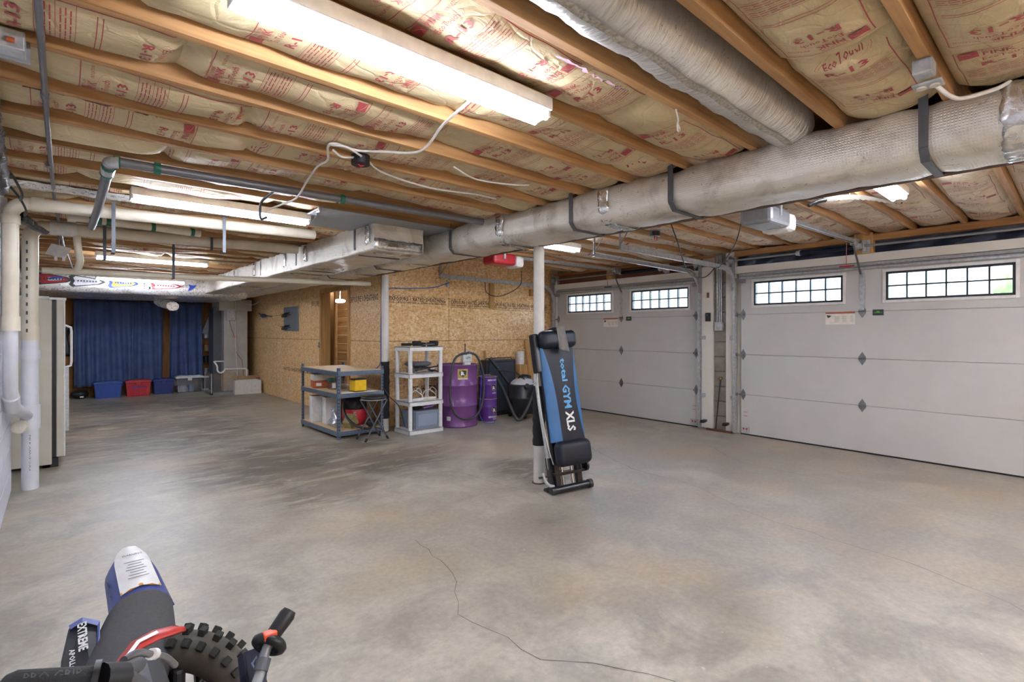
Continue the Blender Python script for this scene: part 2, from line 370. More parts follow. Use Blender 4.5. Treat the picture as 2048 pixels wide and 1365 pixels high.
# partition (strand board) with a doorway, and the strand board wall that faces us
wa = M(); wa.box(3.475, 3.56, 6.66, 7.78, 0, 2.58); wa.box(3.475, 3.56, 8.86, 14, 0, 2.58); wa.box(3.475, 3.56, 7.78, 8.86, 2.04, 2.58)
DKW = plain('joint_shade_brown', '#6a4c30', .9)  # dark wall body colour paints shade into the joints between boards
wall_partition = P('wall_partition', wa, DKW, kind='structure', label='strand board partition with a doorway, running away from us')
wb = M(); wb.box(3.475, 7.2, 6.665, 6.76, 0, 2.6)
wall_front = P('wall_front', wb, DKW, kind='structure', label='strand board wall facing us behind the purple drums')
for (y0, y1, z0, z1) in ((6.66, 7.72, 0, 1.217), (6.66, 7.72, 1.222, 2.5), (7.72, 8.92, 2.05, 2.5), (8.92, 11.3, 0, 1.217), (8.92, 9.98, 1.222, 2.5), (9.985, 12.0, 1.222, 1.70), (9.985, 12.0, 1.705, 2.5),
                         (11.305, 13.9, 0, 1.217), (12.005, 13.9, 1.222, 2.5)):
    P('strand_board', M().box(3.461, 3.475, y0+.002, y1-.004, z0, z1-.002), OSB, wall_partition, bevel=.001)
for (x0, x1, z0, z1) in ((3.49, 6.05, 0, 1.217), (6.053, 7.0, 0, 1.217), (3.49, 4.60, 1.222, 2.56), (4.603, 7.0, 1.222, 2.56)):
    P('strand_board', M().box(x0+.002, x1-.003, 6.651, 6.665, z0, z1-.002), OSB, wall_front, bevel=.001)
P('corner_board', M().box(3.455, 3.49, 6.63, 6.70, 0, 2.5), WOODV, wall_front)
INK = plain('black_ink', '#33281f', .7)
st = M()
for row in range(2):
    z = 1.838-row*.052
    for x0, x1 in ((3.55, 4.55), (4.63, 5.5), (5.5, 6.35), (6.38, 6.8)):
        dz = -.03*(x0-3.55)/3
        t = ['EXPOSURE 1 RATED SHEATHING', '7/16 CATEGORY  24/16  SIZED FOR SPACING'][row]
        put_text(st, t, ((x0+x1)/2, 6.651, z+dz), (1, 0, 0), (0, 0, 1), (x1-x0)*.97, (.062, .026)[row], (.02, .03)[row])
for x0, x1, z in ((3.55, 6.8, 1.885), (4.62, 6.8, 1.755)):
    for i in range(60):
        a = x0+(x1-x0)*i/60; rect(st, (a+.02, 6.651, z-.03*(a-3.55)/3+random.uniform(-.003, .003)), (1, 0, 0), (0, 0, 1), random.uniform(.02, .05), random.uniform(.003, .009), .0015)
put_text(st, 'RATED SHEATHING', (4.15, 6.651, .5), (1, 0, 0), (0, 0, 1), .55, .09, .01)
P('printed_stamp', st, INK, wall_front, label='black mill stamps printed on the boards')
st = M()
put_text(st, 'EXPOSURE 1 SHEATHING', (3.461, 7.25, 1.86), (0, -1, 0), (0, 0, 1), .95, .09, .01)
put_text(st, 'EXPOSURE 1', (3.461, 9.15, 1.86), (0, -1, 0), (0, 0, 1), .4, .09, .01)
put_text(st, 'RATED SHEATHING 24/16', (3.461, 10.1, .62), (0, -1, 0), (0, 0, 1), 1.5, .07, .01)
P('printed_stamp', st, INK, wall_partition)
# doorway trim, studs and the room behind it
dr = thing('door_1', 'framed doorway opening in the strand board partition', None, (3.47, 8.3, 0), kind='structure')
for y in (7.745, 8.895): P('casing', M().box(3.44, 3.475, y-.035, y+.035, 0, 2.08), WOODV, dr, bevel=.002)
P('casing', M().box(3.44, 3.475, 7.78, 8.86, 2.03, 2.10), WOODV, dr, bevel=.002)
P('jamb', M().box(3.475, 3.60, 8.84, 8.86, 0, 2.04), WOODV, dr); P('jamb', M().box(3.475, 3.60, 7.78, 7.80, 0, 2.04), WOODV, dr)
wc = thing('wall_closet', 'pine plank wall seen through the doorway', None, (4.5, 9, 0), kind='structure')
for i in range(13):
    P('plank', M().box(4.60, 4.62, 6.76, 10.9, i*.185, i*.185+.18), PINE, wc)
P('closet_side', M().box(3.5, 7.0, 10.9, 10.95, 0, 2.6), PINE, wc); P('wall_stud', M().box(3.8, 3.83, 9.165, 9.62, 0, 2.4), WOODV, wc, label='broad pine board just inside the doorway')
# ceiling: subfloor, joists, insulation with print
ce = M(); ce.box(-.9, 7.6, -3.2, 14.2, 2.60, 2.66); ce.box(-.9, 7.6, -3.2, -.05, 2.36, 2.40)
ceiling = P('ceiling', ce, PBOARD, kind='structure', label='open ceiling of wooden joists with paper faced insulation')
JY = [.41+.405*k for k in range(-1, 33)]
jo = P('joist', M().box(-.285, 3.24, -.038, 0, HB, HB+.24), JOIST, ceiling, bevel=.002)
jo.location = (0, 0, 0)
def jcopy(src, y):
    c = src.copy(); COL.objects.link(c); c.location = Vector((0, y, 0)); return c
for y in JY: jcopy(jo, y)
j2 = P('joist', M().box(3.24, 6.99, -.038, 0, HG, HG+.17), JOIST, ceiling, bevel=.002)
for y in JY[:16]: jcopy(j2, y)
bpy.data.objects.remove(jo); bpy.data.objects.remove(j2)

def batt_z(x, y, y0, w, hb, seed, joints):
    s = np.clip((y-y0)/w, 0, 1); prof = np.sqrt(np.clip(1-(2*s-1)**2, 0, 1))
    r = np.random.RandomState(seed); ph = r.uniform(0, 6.28, 8); am = r.uniform(.6, 1.4, 8)
    A = .066+.016*am[0]*np.sin(x*2.1+ph[0])+.010*am[1]*np.sin(x*5.3+ph[1])
    cre = np.ones_like(x)
    for j in joints: cre = cre*(1-.75*np.exp(-((x-j+.02*np.sin(y*20))/.035)**2))
    wr = .0035*np.sin(x*19+ph[2]+y*11*am[2])+.0015*np.sin(x*29+ph[3]-y*18)+.003*np.sin(y*38+ph[4]+x*7)+.004*np.sin(x*9+y*16+ph[5])
    wr = wr*np.clip(prof*1.5, 0, 1)
    return hb+.078-A*prof*cre+wr
def print_block(small):
    """print of one repeat in (r, d) units: r along reading, d downwards"""
    mb = M(); W2 = .135
    def line(r0, d0, r1, d1, t=.0032):
        n = max(1, int(max(abs(r1-r0), abs(d1-d0))/.035)); 
        if abs(r1-r0) > abs(d1-d0): rect(mb, ((r0+r1)/2, -(d0+d1)/2, 0), (1, 0, 0), (0, 1, 0), abs(r1-r0), t, 0, None, n)
        else: rect(mb, ((r0+r1)/2, -(d0+d1)/2, 0), (0, 1, 0), (-1, 0, 0), abs(d1-d0), t, 0, None, n)
    line(-W2, .0, W2, .0); line(-W2, .60, W2, .60); line(-W2, 0, -W2, .60); line(W2, 0, W2, .60)
    def half(sg, o):
        def T(p): return (p[0]*sg, -(o+sg*(-p[1])) if False else (-(o) + sg*p[1]))
        def tx(t, r, d, w, h, b):
            vs, fs, asp = text_mesh(t, b); mb.add([((r+x*w)*sg, -o+sg*(-d+y*h), 0) for x, y in vs], fs if sg > 0 else fs)
        poly = [(-.125, .012), (-.07, .006), (-.068, .05), (-.098, .052), (-.124, .058)]
        mb.add([(r*sg, -o-sg*d, 0) for r, d in poly], [tuple(range(5))])
        mb.cur = 1
        a = [(-.120+.045*math.sin(t/6*1.5), .052-.034*math.cos(t/6*1.5)-.002) for t in range(7)]
        for i in range(6):
            p, q = a[i], a[i+1]; mb.add([(p[0]*sg, -o-sg*p[1], 0), (q[0]*sg, -o-sg*q[1], 0), (q[0]*sg, -o-sg*(q[1]+.0022), 0), (p[0]*sg, -o-sg*(p[1]+.0022), 0)], [(0, 1, 2, 3)])
        mb.cur = 0
        tx('PINK', -.015, .036, .085, .028, .018)
        if small: tx('ECOTOUCH', -.02, .013, .078, .012, .01); tx('INSULATION', .085, .036, .07, .012, .01)
        tx('EcoTouch', .0, .078, .125, .024, .012)
        for e in (0, 1):
            pts = [(.092*math.cos(u*PI/8)*(1-.12*e), .078+.028*math.sin(u*PI/8)*(1-.1*e)+.003*e) for u in range(17)]
            for i in range(16):
                p, q = pts[i], pts[i+1]
                if e and i % 8 > 5: continue
                mb.add([(p[0]*sg, -o-sg*p[1], 0), (q[0]*sg, -o-sg*q[1], 0), (q[0]*.985*sg, -o-sg*(q[1]*.99+.001), 0), (p[0]*.985*sg, -o-sg*(p[1]*.99+.001), 0)], [(0, 1, 2, 3)])
        tx('R-13', 0, .130, .14, .036, .022)
    half(1, .0); half(-1, .60)
    for i in range(9):
        d = .178+i*.0125; line(-W2, d, W2, d, .0016) if i in (0, 4, 8) else [line(-.12+j*.03, d, -.12+j*.03+.022+.006*((i+j) % 2), d, .0038) for j in range(8)]
    for d in (.33, .345): line(-.12, d, .12, d, .003)
    return mb
PB = {s: print_block(s) for s in (0, 1)}
PBA = {s: np.array(PB[s].v) for s in PB}
def batt(y0, w, xa, xb, hb, seed, mat, x_step=.04, start=.2, detail=1, flip=1):
    L = random.choice([1.2, 1.45, 1.8]); joints = []
    x = xa+random.uniform(.3, L)
    while x < xb-.2: joints.append(x); x += L
    segs = [xa]+joints+[xb]
    for a, b in zip(segs, segs[1:]):
        n = max(3, int((b-a)/x_step)); m = 9
        X, Y = np.meshgrid(np.linspace(a, b, n), y0+w*(1-np.cos(np.linspace(0, PI, m)))/2, indexing='ij')
        Z = batt_z(X, Y, y0, w, hb, seed, joints)
        mb = M(); mb.grid([[(X[i, j], Y[i, j], Z[i, j]) for j in range(m)][::-1] for i in range(n)])
        bt = P('insulation_batt', mb, mat, ceiling)
        # print
        pb = M(); k = start+xa
        while k+.6 < b+.3:
            if k >= a-.3:
                V = PBA[detail]; px_ = k-V[:, 1]; py_ = y0+w/2-V[:, 0]*flip*min(1., w/.34)
                ins = (px_ > a+.015) & (px_ < b-.015)
                if ins.any():
                    pz_ = batt_z(px_, py_, y0, w, hb, seed, joints)-.004
                    fs = [f for f in PB[detail].f if all(ins[i] for i in f)]; mis = [mi for f, mi in zip(PB[detail].f, PB[detail].mi) if all(ins[i] for i in f)]
                    o = len(pb.v); pb.v += list(zip(px_.tolist(), py_.tolist(), pz_.tolist())); pb.f += [tuple(i+o for i in f) for f in fs]; pb.mi += mis; pb.sm += [False]*len(fs)
            k += .665
        if pb.f: P('facing_print', pb, [RED, mat], bt, label='red printed insulation facing')
for i, y in enumerate(JY[:-1]):
    y0 = y; w = .405-.038
    if 3 == 3 and abs(y-.815) < .01: pass
    if i == 2:  # bay with the round duct
        continue
    det = 1 if i < 12 else 0
    step = .035 if i < 10 else .06
    st_ = [.05, .35, .2, .5, .1][i % 5]
    if 9 <= i <= 9: batt(y0, w, -.28, 1.6, HB, 100+i, KRAFT, step, st_, det)
    else: batt(y0, w, -.28, 2.85 if i < 28 else 2.85, HB, 100+i, KRAFT, step, st_, det)
    if i < 15: batt(y0, w, 3.22, 6.85, HG, 300+i, KRAFT2, .06, st_, 0)
batt(JY[2], .367, 3.22, 6.85, HG, 333, KRAFT2, .06, .2, 0)
# hanging torn strips of pink fibre along a few joists
for (x0, x1, y, z) in ((-.1, .35, 2.83, HB+.004), (1.35, 1.75, 1.245, HB+.004), (.9, 1.25, 3.24, HB+.01), (.1, .5, 2.42, HB+.02)):
    mb = M(); n = 22
    mb.grid([[(x0+(x1-x0)*i/n, y+random.uniform(-.004, .022), z-random.uniform(0, .012)), (x0+(x1-x0)*i/n, y+.03+random.uniform(0, .02), z+.01)] for i in range(n+1)])
    P('torn_fiber', mb, FIBER, ceiling, label='torn pink fibre edge')
wn_ = M(); wn_.box(-.45, 8.5, -3.3, -3.2, 0, 2.66); P('wall_near', wn_, OSB, kind='structure', label='wall behind the camera')
#PART2
# ------------------------------------------------------------------ fluorescent fixtures
def fixture(x0, y, z, label, x1=None):
    x1 = x1 or x0+1.21
    t = thing('strip_light', label, 'ceiling light', ((x0+x1)/2, y, z), group='twin tube fluorescent strip lights')
    P('housing', M().box(x0, x1, y-.06, y+.06, z+.022, z+.078), WPLAST, t, bevel=.006)
    for dy in (-.034, .034): P('tube', M().tube([(x0+.015, y+dy, z), (x1-.015, y+dy, z)], .014, 10), TUBEM, t, label='lit white tube')
    if z < HB-.12 and x0 < 2:
        for x in (x0+.15, x1-.15): P('hanger', M().tube([(x, y, z+.075), (x, y, HB+.01)], .004, 6), GALV, t)
    for x in (x0, x1-.02): P('end_cap', M().box(x, x+.015, y-.05, y+.05, z-.004, z+.03), WPLAST, t, bevel=.002)
    return t
fixture(.36, 1.56, HB-.075, 'lit strip light nearest the camera at the top of the picture')
fixture(.38, 4.36, HB-.075, 'lit strip light second from the camera, above the cream drain pipe')
fixture(.36, 8.08, HB-.075, 'lit strip light third from the camera, beyond the cream pipes')
fixture(.47, 10.46, HB-.14, 'farthest lit strip light, low in front of the stickered duct')
fixture(3.75, 4.05, HG-.1, 'lit strip light just right of the white post top', 4.66)
fixture(3.55, .93, HG-.075, 'lit strip light peeking over the main duct on the right', 4.7)
fixture(.8, -1.3, HB-.075, 'strip light on the ceiling behind the camera, left'); fixture(4.2, -1.8, HG-.078, 'strip light on the ceiling behind the camera, right')  # unseen fixtures added out of view to even out the room light
fixture(.8, -2.3, HB-.075, 'strip light on the ceiling behind the camera, farthest left'); fixture(4.2, -.75, HG-.078, 'strip light on the ceiling beside the camera, right'); fixture(2.0, -1.8, HB-.075, 'strip light on the ceiling behind the camera, middle')  # more added fill fixtures, outside the view
fixture(3.62, 9.25, HB-.075, 'strip light in the room beyond the doorway', 4.55)  # added hidden fixture, lights the planks seen through the doorway
# ------------------------------------------------------------------ ducts
def duct_mesh(x0, x1, z0, z1, y0, y1, rad=.05, amp=.004, step=.05, seed=1, bulges=()):
    r = np.random.RandomState(seed); prof = []
    for cx, cz, a in ((x0+rad, z0+rad, PI), (x1-rad, z0+rad, 1.5*PI), (x1-rad, z1-rad, 0), (x0+rad, z1-rad, .5*PI)):
        for k in range(5): prof.append((cx+rad*math.cos(a+k*PI/8), cz+rad*math.sin(a+k*PI/8)))
    full = []
    for i in range(len(prof)):
        a = prof[i]; b = prof[(i+1) % len(prof)]; d = math.dist(a, b); n = max(1, int(d/.06))
        for k in range(n): full.append((a[0]+(b[0]-a[0])*k/n, a[1]+(b[1]-a[1])*k/n))
    cx = (x0+x1)/2; cz = (z0+z1)/2; ph = r.uniform(0, 6, 9); ys = np.arange(y0, y1+1e-6, step); rows = []
    for y in ys:
        row = []
        for (x, z) in full:
            e = amp*(math.sin(y*5+x*13+ph[0])+.7*math.sin(y*13+z*31+ph[1])+.5*math.sin(y*37+x*23-z*29+ph[2]))
            for b in bulges: e += -.010*math.exp(-((y-b)/.05)**2)
            row.append((x+(x-cx)/abs(x1-x0)*2*e, y, z+(z-cz)/abs(z1-z0)*2*e))
        rows.append(row)
    mb = M(); mb.grid(rows, True, True); k = len(full)
    mb.add(rows[0], [tuple(range(k))[::-1]]); mb.add(rows[-1], [tuple(range(k))]); return mb
DX0, DX1, DZ0 = 2.80, 3.215, 2.10
md = thing('main_duct', 'long foil wrapped air duct running the whole ceiling to the right edge', 'duct', (3.0, 0, 2.1))
straps = (.47, 1.69, 2.5, 4.03, 5.6, 7.0)
P('duct_wrap', duct_mesh(DX0, DX1, DZ0, 2.36, -1.5, 13.0, .085, .004, .05, 3, straps), FOIL, md)
def strap_loop(par, x0, x1, z0, z1, y, w=.022, t=.006, mat=DGREY):
    mb = M(); mb.box(x0-t, x0+.004, y-w/2, y+w/2, z0+.05, z1); mb.box(x1-.004, x1+t, y-w/2, y+w/2, z0+.05, z1)
    mb.box(x0+.05, x1-.05, y-w/2, y+w/2, z0-t, z0+.004)
    mb.box(-.035, .035, -w/2, w/2, -t/2, t/2, Matrix.Translation((x0+.024, y, z0+.023)) @ Matrix.Rotation(PI/4, 4, 'Y'))
    mb.box(-.035, .035, -w/2, w/2, -t/2, t/2, Matrix.Translation((x1-.024, y, z0+.023)) @ Matrix.Rotation(-PI/4, 4, 'Y'))
    P('strap', mb, mat, par, bevel=.001)
for y in straps: strap_loop(md, DX0, DX1, DZ0, 2.38, y, .034, .003)
def crinkle(par, x0, x1, z0, z1, y, w, seed):
    r = np.random.RandomState(seed); mb = M(); e = .009; cor = [(x0-e, z1), (x0-e, z0+.09), (x0+.03, z0+.02), (x0+.09, z0-e), (x1-.09, z0-e), (x1-.02, z0+.03), (x1+e, z0+.09), (x1+e, z1)]
    full = []
    for a, b in zip(cor, cor[1:]):
        n = max(2, int(math.dist(a, b)/.022)); full += [(a[0]+(b[0]-a[0])*k/n, a[1]+(b[1]-a[1])*k/n) for k in range(n)]
    full.append(cor[-1]); rows = []
    for j in range(5):
        rows.append([(x+r.uniform(-.004, .004), y-w/2+w*j/4+r.uniform(-.008, .008), z+r.uniform(-.004, .004)) for x, z in full])
    P('tape_band', mb.grid(rows), TAPE, par, solid=.001)
for k, y in enumerate((.18, 2.2, 3.3, 4.95, 6.3)): crinkle(md, DX0, DX1, DZ0, 2.33, y, .09, 10+k)
bd = thing('branch_duct', 'boxy foil wrapped duct with a square end, left of the main duct', 'duct', (2.37, 4.24, 2.087))
P('duct_wrap', duct_mesh(2.118, 2.631, 2.087, 2.36, 4.23, 11.2, .02, .003, .06, 8), FOIL, bd)
for y in (4.62, 6.2, 7.6): strap_loop(bd, 2.118, 2.631, 2.087, 2.36, y, .03)
for k, y in enumerate((4.35, 5.9, 6.6, 7.9, 9.0)): crinkle(bd, 2.118, 2.631, 2.087, 2.33, y, .08, 30+k)
P('end_flap', M().grid([[(2.11+.05*i+random.uniform(-.005, .005), 4.222-random.uniform(0, .012), 2.10+.03*j+random.uniform(-.006, .006)) for j in range(4)] for i in range(11)]), TAPE, bd, solid=.001)
P('plenum_plate', M().box(1.55, 2.92, 3.98, 4.72, 2.325, 2.335), GALVD, None, 'flat grey sheet metal plate spanning the joists beside the boxy duct end', 'sheet metal', bevel=.002)
cl = M().grid([[(1.55+.02*i+random.uniform(-.02, .02), 4.0+.5*i/6+random.uniform(-.02, .02), 2.31+random.uniform(-.012, .012)+.03*j) for j in range(3)] for i in range(7)])
P('foil_scrap', cl, TAPE, None, 'crumpled foil tape at the left edge of the sheet metal plate', 'foil', solid=.001)
fd0 = thing('foil_duct', 'flattened crinkled foil duct tucked between joists above the nearer cream pipe', 'duct', (.6, 4.72, 2.33))
P('sleeve', M().grid([[(-.25+.05*i, 4.60+.037*j, 2.338-.022*math.sin(PI*j/6)+random.uniform(-.004, .004)) for j in range(7)][::-1] for i in range(33)]), FOIL2, fd0)
xd = thing('cross_duct', 'wide silver duct across the far end with racing stickers', 'duct', (1.1, 11.9, 2.02))
CTX.append(Matrix.Translation((0, 0, 0)))
mbx = duct_mesh(-11.12-2.3, -11.12, 2.02, 2.36, -.75, 2.9, .10, .003, .08, 12); mbx.v = [(p[1], -p[0], p[2]) for p in mbx.v]
P('duct_wrap', mbx, FOIL2, xd); CTX.pop()
def decal(name, x, w, col, rim, z=2.175, h=.17, txt=None, lab=None):
    mb = M(); yy = 11.10
    pts = [(-.5, .32), (-.42, .5), (.0, .36), (.34, .22), (.5, 0), (.34, -.22), (0, -.36), (-.42, -.5), (-.5, -.32), (-.44, 0)]
    f = lambda p, s: (x+p[0]*w*s, yy, z+p[1]*h*s)
    mb.cur = 1; mb.add([f(p, 1) for p in pts]+[(q[0], q[1]+.01, q[2]) for q in [f(p, 1) for p in pts]], [tuple(range(10))[::-1]]+[(i, (i+1) % 10, 10+(i+1) % 10, 10+i) for i in range(10)])
    yy -= .002; mb.cur = 0; mb.add([f(p, .78) for p in pts], [tuple(range(10))[::-1]])
    yy -= .002; mb.cur = 2; mb.add([f((p[0]*.9+.1, p[1]*.6), .5) for p in pts], [tuple(range(10))[::-1]])
    mb.cur = 1
    for j in range(7): mb.add([(x+(-.28+.08*j)*w, yy-.002, z-.05*h), (x+(-.24+.08*j)*w, yy-.002, z-.05*h), (x+(-.24+.08*j)*w, yy-.002, z+.08*h), (x+(-.28+.08*j)*w, yy-.002, z+.08*h)], [(0, 1, 2, 3)])
    P('sticker', mb, [col, rim, plain('sticker_silver', '#c9ccd2', .4)], xd, label=lab)
DKG = plain('sticker_charcoal', '#2f3a3d', .4); SRED = plain('sticker_red', '#b02a30', .4); SBLU = plain('sticker_blue', '#2b50c4', .4); SWHT = plain('sticker_white', '#e4e4ea', .4); SYEL = plain('sticker_yellow', '#d8c23a', .4)
decal('s', -.02, .46, SRED, DKG, 2.21, .2, lab='red and charcoal arrow shaped sticker'); decal('s', .40, .48, SWHT, DKG, 2.20, .2, lab='silver and charcoal arrow shaped sticker')
decal('s', .88, .44, SYEL, SBLU, 2.20, .18, lab='blue and yellow arrow shaped sticker'); decal('s', 1.50, .50, SWHT, SRED, 2.19, .15, lab='white and red arrow shaped sticker')
mb = M(); yy = 11.098
for (x, z, w, h) in ((1.17, 2.2, .18, .17), (1.26, 2.14, .05, .04), (1.08, 2.26, .04, .03)): mb.box(x-w/2, x+w/2, yy-.002, yy+.02, z-h/2, z+h/2)
P('sticker', mb, SWHT, xd, label='white sticker with dark spots'); mb = M()
for k in range(6): mb.box(1.17-.01, 1.17+.01, 11.092, 11.096, 2.125+k*.026, 2.14+k*.026); mb.cur = (k+1) % 2
P('sticker', mb, [SRED, DKG], xd)
mb = M(); mb.prism([(0, 0), (.05, .03), (.09, .09), (.03, .08), (-.04, .1), (-.02, .05), (-.05, -.02), (.02, -.01)], .02, Matrix.Translation((1.88, 11.115, 2.14)) @ Matrix.Rotation(PI/2, 4, 'X')); P('sticker', mb, SBLU, xd, label='jagged blue sticker')
mb = M(); mb.prism([(-.08, 0), (.08, .04), (.1, .06), (-.02, .05), (-.1, .02)], .02, Matrix.Translation((.0, 11.115, 2.2)) @ Matrix.Rotation(PI/2, 4, 'X')); P('sticker', mb, SBLU, xd, label='jagged blue sticker')
mb = M()
for k in range(3): mb.tube(arc((2.3+.03*k, 11.09, 2.2), .06+.01*k, 0, 6.28, 16, (1, 0, 0), (0, 0, 1)), .006, 6)
P('cable_coil', mb, DGREY, None, 'dark coil of flat strap on the far silver duct', 'strap')
# round flexible duct in the bay
fx = thing('round_duct', 'round crinkled silver duct between two joists at the top right', 'duct', (1.5, 1.03, 2.3))
path = [(-.2+.06*i, 1.03+.004*math.sin(i), 2.435+.004*math.sin(i*.7)) for i in range(52)]
mb = M(); r_ = np.random.RandomState(4); rows = []
for i, p in enumerate(path):
    row = []
    for j in range(40):
        a = 2*PI*j/40; rr = .122+.0045*math.sin(i*2.1+j*.9)+r_.uniform(-.0012, .0012)+.002*math.sin(i*.9+3*a)
        row.append((p[0], p[1]+rr*math.cos(a), p[2]+rr*math.sin(a)))
    rows.append(row)
mb.grid(rows, True, True); P('flexible_sleeve', mb, FLEX, fx)
mb = M(); rows = []
for i, p in enumerate(path):
    rows.append([(p[0], p[1]+.130*math.cos(a), p[2]+.130*math.sin(a)) for a in (-1.82, -1.70+.02*math.sin(i*3), -1.62+.03*math.sin(i*1.7))])
P('dusty_seam', mb.grid(rows), plain('dusty_foil', '#cbc6bd', .45, .4, '#948b7c', 70), fx, label='dusty seam along the underside')
# ------------------------------------------------------------------ garage wall, doors
CTX.append(GAR)
wg = thing('wall_garage', 'garage door wall with a block pier between white jambs', None, (0, 3.3, 0), kind='structure')
P('backing', M().box(.03, .2, 3.12, 3.62, 0, 2.6).box(.0, .2, 6.5, 7.0, 0, 2.6).box(.16, .22, -3.4, 7.0, 2.2, 2.62).box(.1, .2, -3.4, -2.6, 0, 2.6), MORTAR, wg)
mb0 = None
for i in range(12):
    z0 = i*.203+.005; P('block', M().box(.0, .06, 3.25, 3.425, z0, min(z0+.192, 2.42)), BLOCK, wg, bevel=.004)
P('jamb', M().box(-.03, .1, 3.43, 3.6, .02, 2.26), WTRIM, wg, bevel=.003); P('door_leak_block', M().box(.055, .15, 2.95, 3.2, 0, 2.2).box(.055, .15, 3.5, 3.75, 0, 2.2).box(.055, .15, 6.4, 6.6, 0, 2.2).box(.055, .15, -2.7, 6.6, 2.08, 2.2), WTRIM, wg, kind='stuff'); P('jamb', M().box(-.03, .1, 3.13, 3.245, .02, 2.42), WTRIM, wg, bevel=.003)  # strips behind jambs and header are added to block daylight through the gaps
P('jamb', M().box(-.02, .1, 6.5, 6.56, .02, 2.3), WTRIM, wg, bevel=.003)
P('header_trim', M().box(-.02, .1, -2.6, 3.13, 2.13, 2.225), WTRIM, wg, bevel=.003); P('header_trim', M().box(-.02, .1, 3.6, 6.5, 2.13, 2.225), WTRIM, wg, bevel=.003)
P('plate', M().box(-.02, .14, -3.2, 3.25, 2.36, HG+.01), WOODY, wg, bevel=.002); P('plate', M().box(.0, .14, 3.42, 6.6, 2.385, HG+.01), WOODY, wg, bevel=.002)
P('plastic_sheet', M().grid([[(.06+.02*math.sin(i*1.3+j), -2.6+5.73*i/60, 2.2+.2*j/6) for j in range(7)] for i in range(61)]), BLUETARP, wg, label='dark blue plastic sheet above the wide door')
P('header_board', M().box(.05, .1, 3.6, 6.5, 2.22, 2.39), BROWN, wg, label='dark brown header board above the left door')
P('spring_block', M().box(-.04, .05, 1.56, 1.74, 2.22, 2.45), WOODV, wg, bevel=.002); P('spring_block', M().box(-.02, .05, 5.2, 5.32, 2.22, 2.41), WOODV, wg, bevel=.002)
WARN = plain('warning_white', '#e8e4da', .6); WORG = plain('warning_orange', '#c8623a', .6)
HING = plain('hinge_steel', '#85878a', .35, .6)
def gdoor(name, label, y0, y1, wins, cy, hx):
    d = thing(name, label, None, (0, (y0+y1)/2, 0), kind='structure'); S = .532; zs = [0, .53, 1.055, 1.585, 2.125]
    for i in range(3): P('panel', M().box(0, .045, y0, y1, zs[i]+.0015, zs[i+1]-.0015), DOORW, d, bevel=.003)
    P('seam_leak_block', M().box(.046, .052, y0, y1, .45, .62).box(.046, .052, y0, y1, .98, 1.12).box(.046, .052, y0, y1, 1.52, 1.66), WTRIM, d, kind='stuff'); P('bottom_seal', M().box(-.004, .04, y0, y1, .0, .016), RUBBER, d)  # hidden strips added behind the seams to keep sky light from leaking in
    wy = sorted([(a, b) for a, b in wins]); mb = M(); zA, zB = 1.70, 2.005; p = y0
    for a, b in wy: mb.box(0, .045, p, a, zs[3]+.0015, zs[4]); mb.box(0, .045, a, b, zs[3]+.0015, zA); mb.box(0, .045, a, b, zB, zs[4]); p = b
    mb.box(0, .045, p, y1, zs[3]+.0015, zs[4]); P('panel', mb, DOORW, d, label='top door panel cut for the windows')
    for a, b in wy:
        w = P('window_frame', M().box(-.012, .05, a-.03, a, zA-.03, zB+.03).box(-.012, .05, b, b+.03, zA-.03, zB+.03).box(-.012, .05, a, b, zA-.03, zA).box(-.012, .05, a, b, zB, zB+.03), WPLAST, d, bevel=.003)
        mb = M().box(.0, .05, a, a+.022, zA, zB).box(.0, .05, b-.022, b, zA, zB).box(.0, .05, a, b, zA, zA+.022).box(.0, .05, a, b, zB-.022, zB)
        n = 6; ww = (b-a-.044)/n
        for k in range(1, n): mb.box(.008, .045, a+.022+ww*k-.007, a+.022+ww*k+.007, zA, zB)
        zm = (zA+zB)/2; mb.box(.008, .045, a, b, zm-.007, zm+.007); P('muntins', mb, WINBLK, w, label='black grille bars')
        for k in range(n):
            for q in (0, 1):
                za = (zA+.022, zm+.007)[q]; zb = (zm-.007, zB-.022)[q]
                P('pane', M().box(.024, .028, a+.022+ww*k+.007*(k > 0), a+.022+ww*(k+1)-.007*(k < n-1), za, zb), GLASS, w)
    hp = [(0, .075), (.035, .02), (.035, -.02), (0, -.075), (-.035, -.02), (-.035, .02)]
    for hy in hx:
        for z in zs[1:4]:
            mb = M(); mb.prism(hp, .004, Matrix.Translation((-.004, hy, z)) @ Matrix.Rotation(PI/2, 4, 'Y') @ Matrix.Rotation(PI/2, 4, 'Z'))
            mb.tube([(-.014, hy-.035, z), (-.014, hy+.035, z)], .007, 8); P('hinge', mb, HING, d)
    for hy, s in ((y0+.03, 1), (y1-.03, -1)):
        for z in zs[1:4]:
            mb = M(); mb.prism([(0, .075), (.03, .02), (.03, -.02), (0, -.075), (-.03, -.02), (-.03, .02)], .004, Matrix.Translation((-.004, hy, z)) @ Matrix.Rotation(PI/2, 4, 'Y') @ Matrix.Rotation(PI/2, 4, 'Z'))
            mb.tube([(-.045, hy-.02*s, z), (-.045, hy-.075*s, z)], .006, 8); mb.tube([(-.045, hy-.08*s, z), (-.045, hy-.055*s, z)], .022, 12); mb.box(-.05, 0, hy-.02, hy+.02, z-.012, z+.012); P('roller_hinge', mb, HING, d)
        P('top_bracket', M().box(-.06, 0, hy-.03, hy+.03, 2.0, 2.05).tube([(-.05, hy, 2.02), (-.05, hy-.08*s, 2.05)], .018, 10), GALVD, d)
    P('strut', M().tube([(-.035, y0, 2.065), (-.035, y1, 2.065)], .016, 8).tube([(-.03, y0, 2.10), (-.03, y1, 2.10)], .01, 6).box(-.05, 0, y0, y1, 2.05, 2.054), GALV, d)
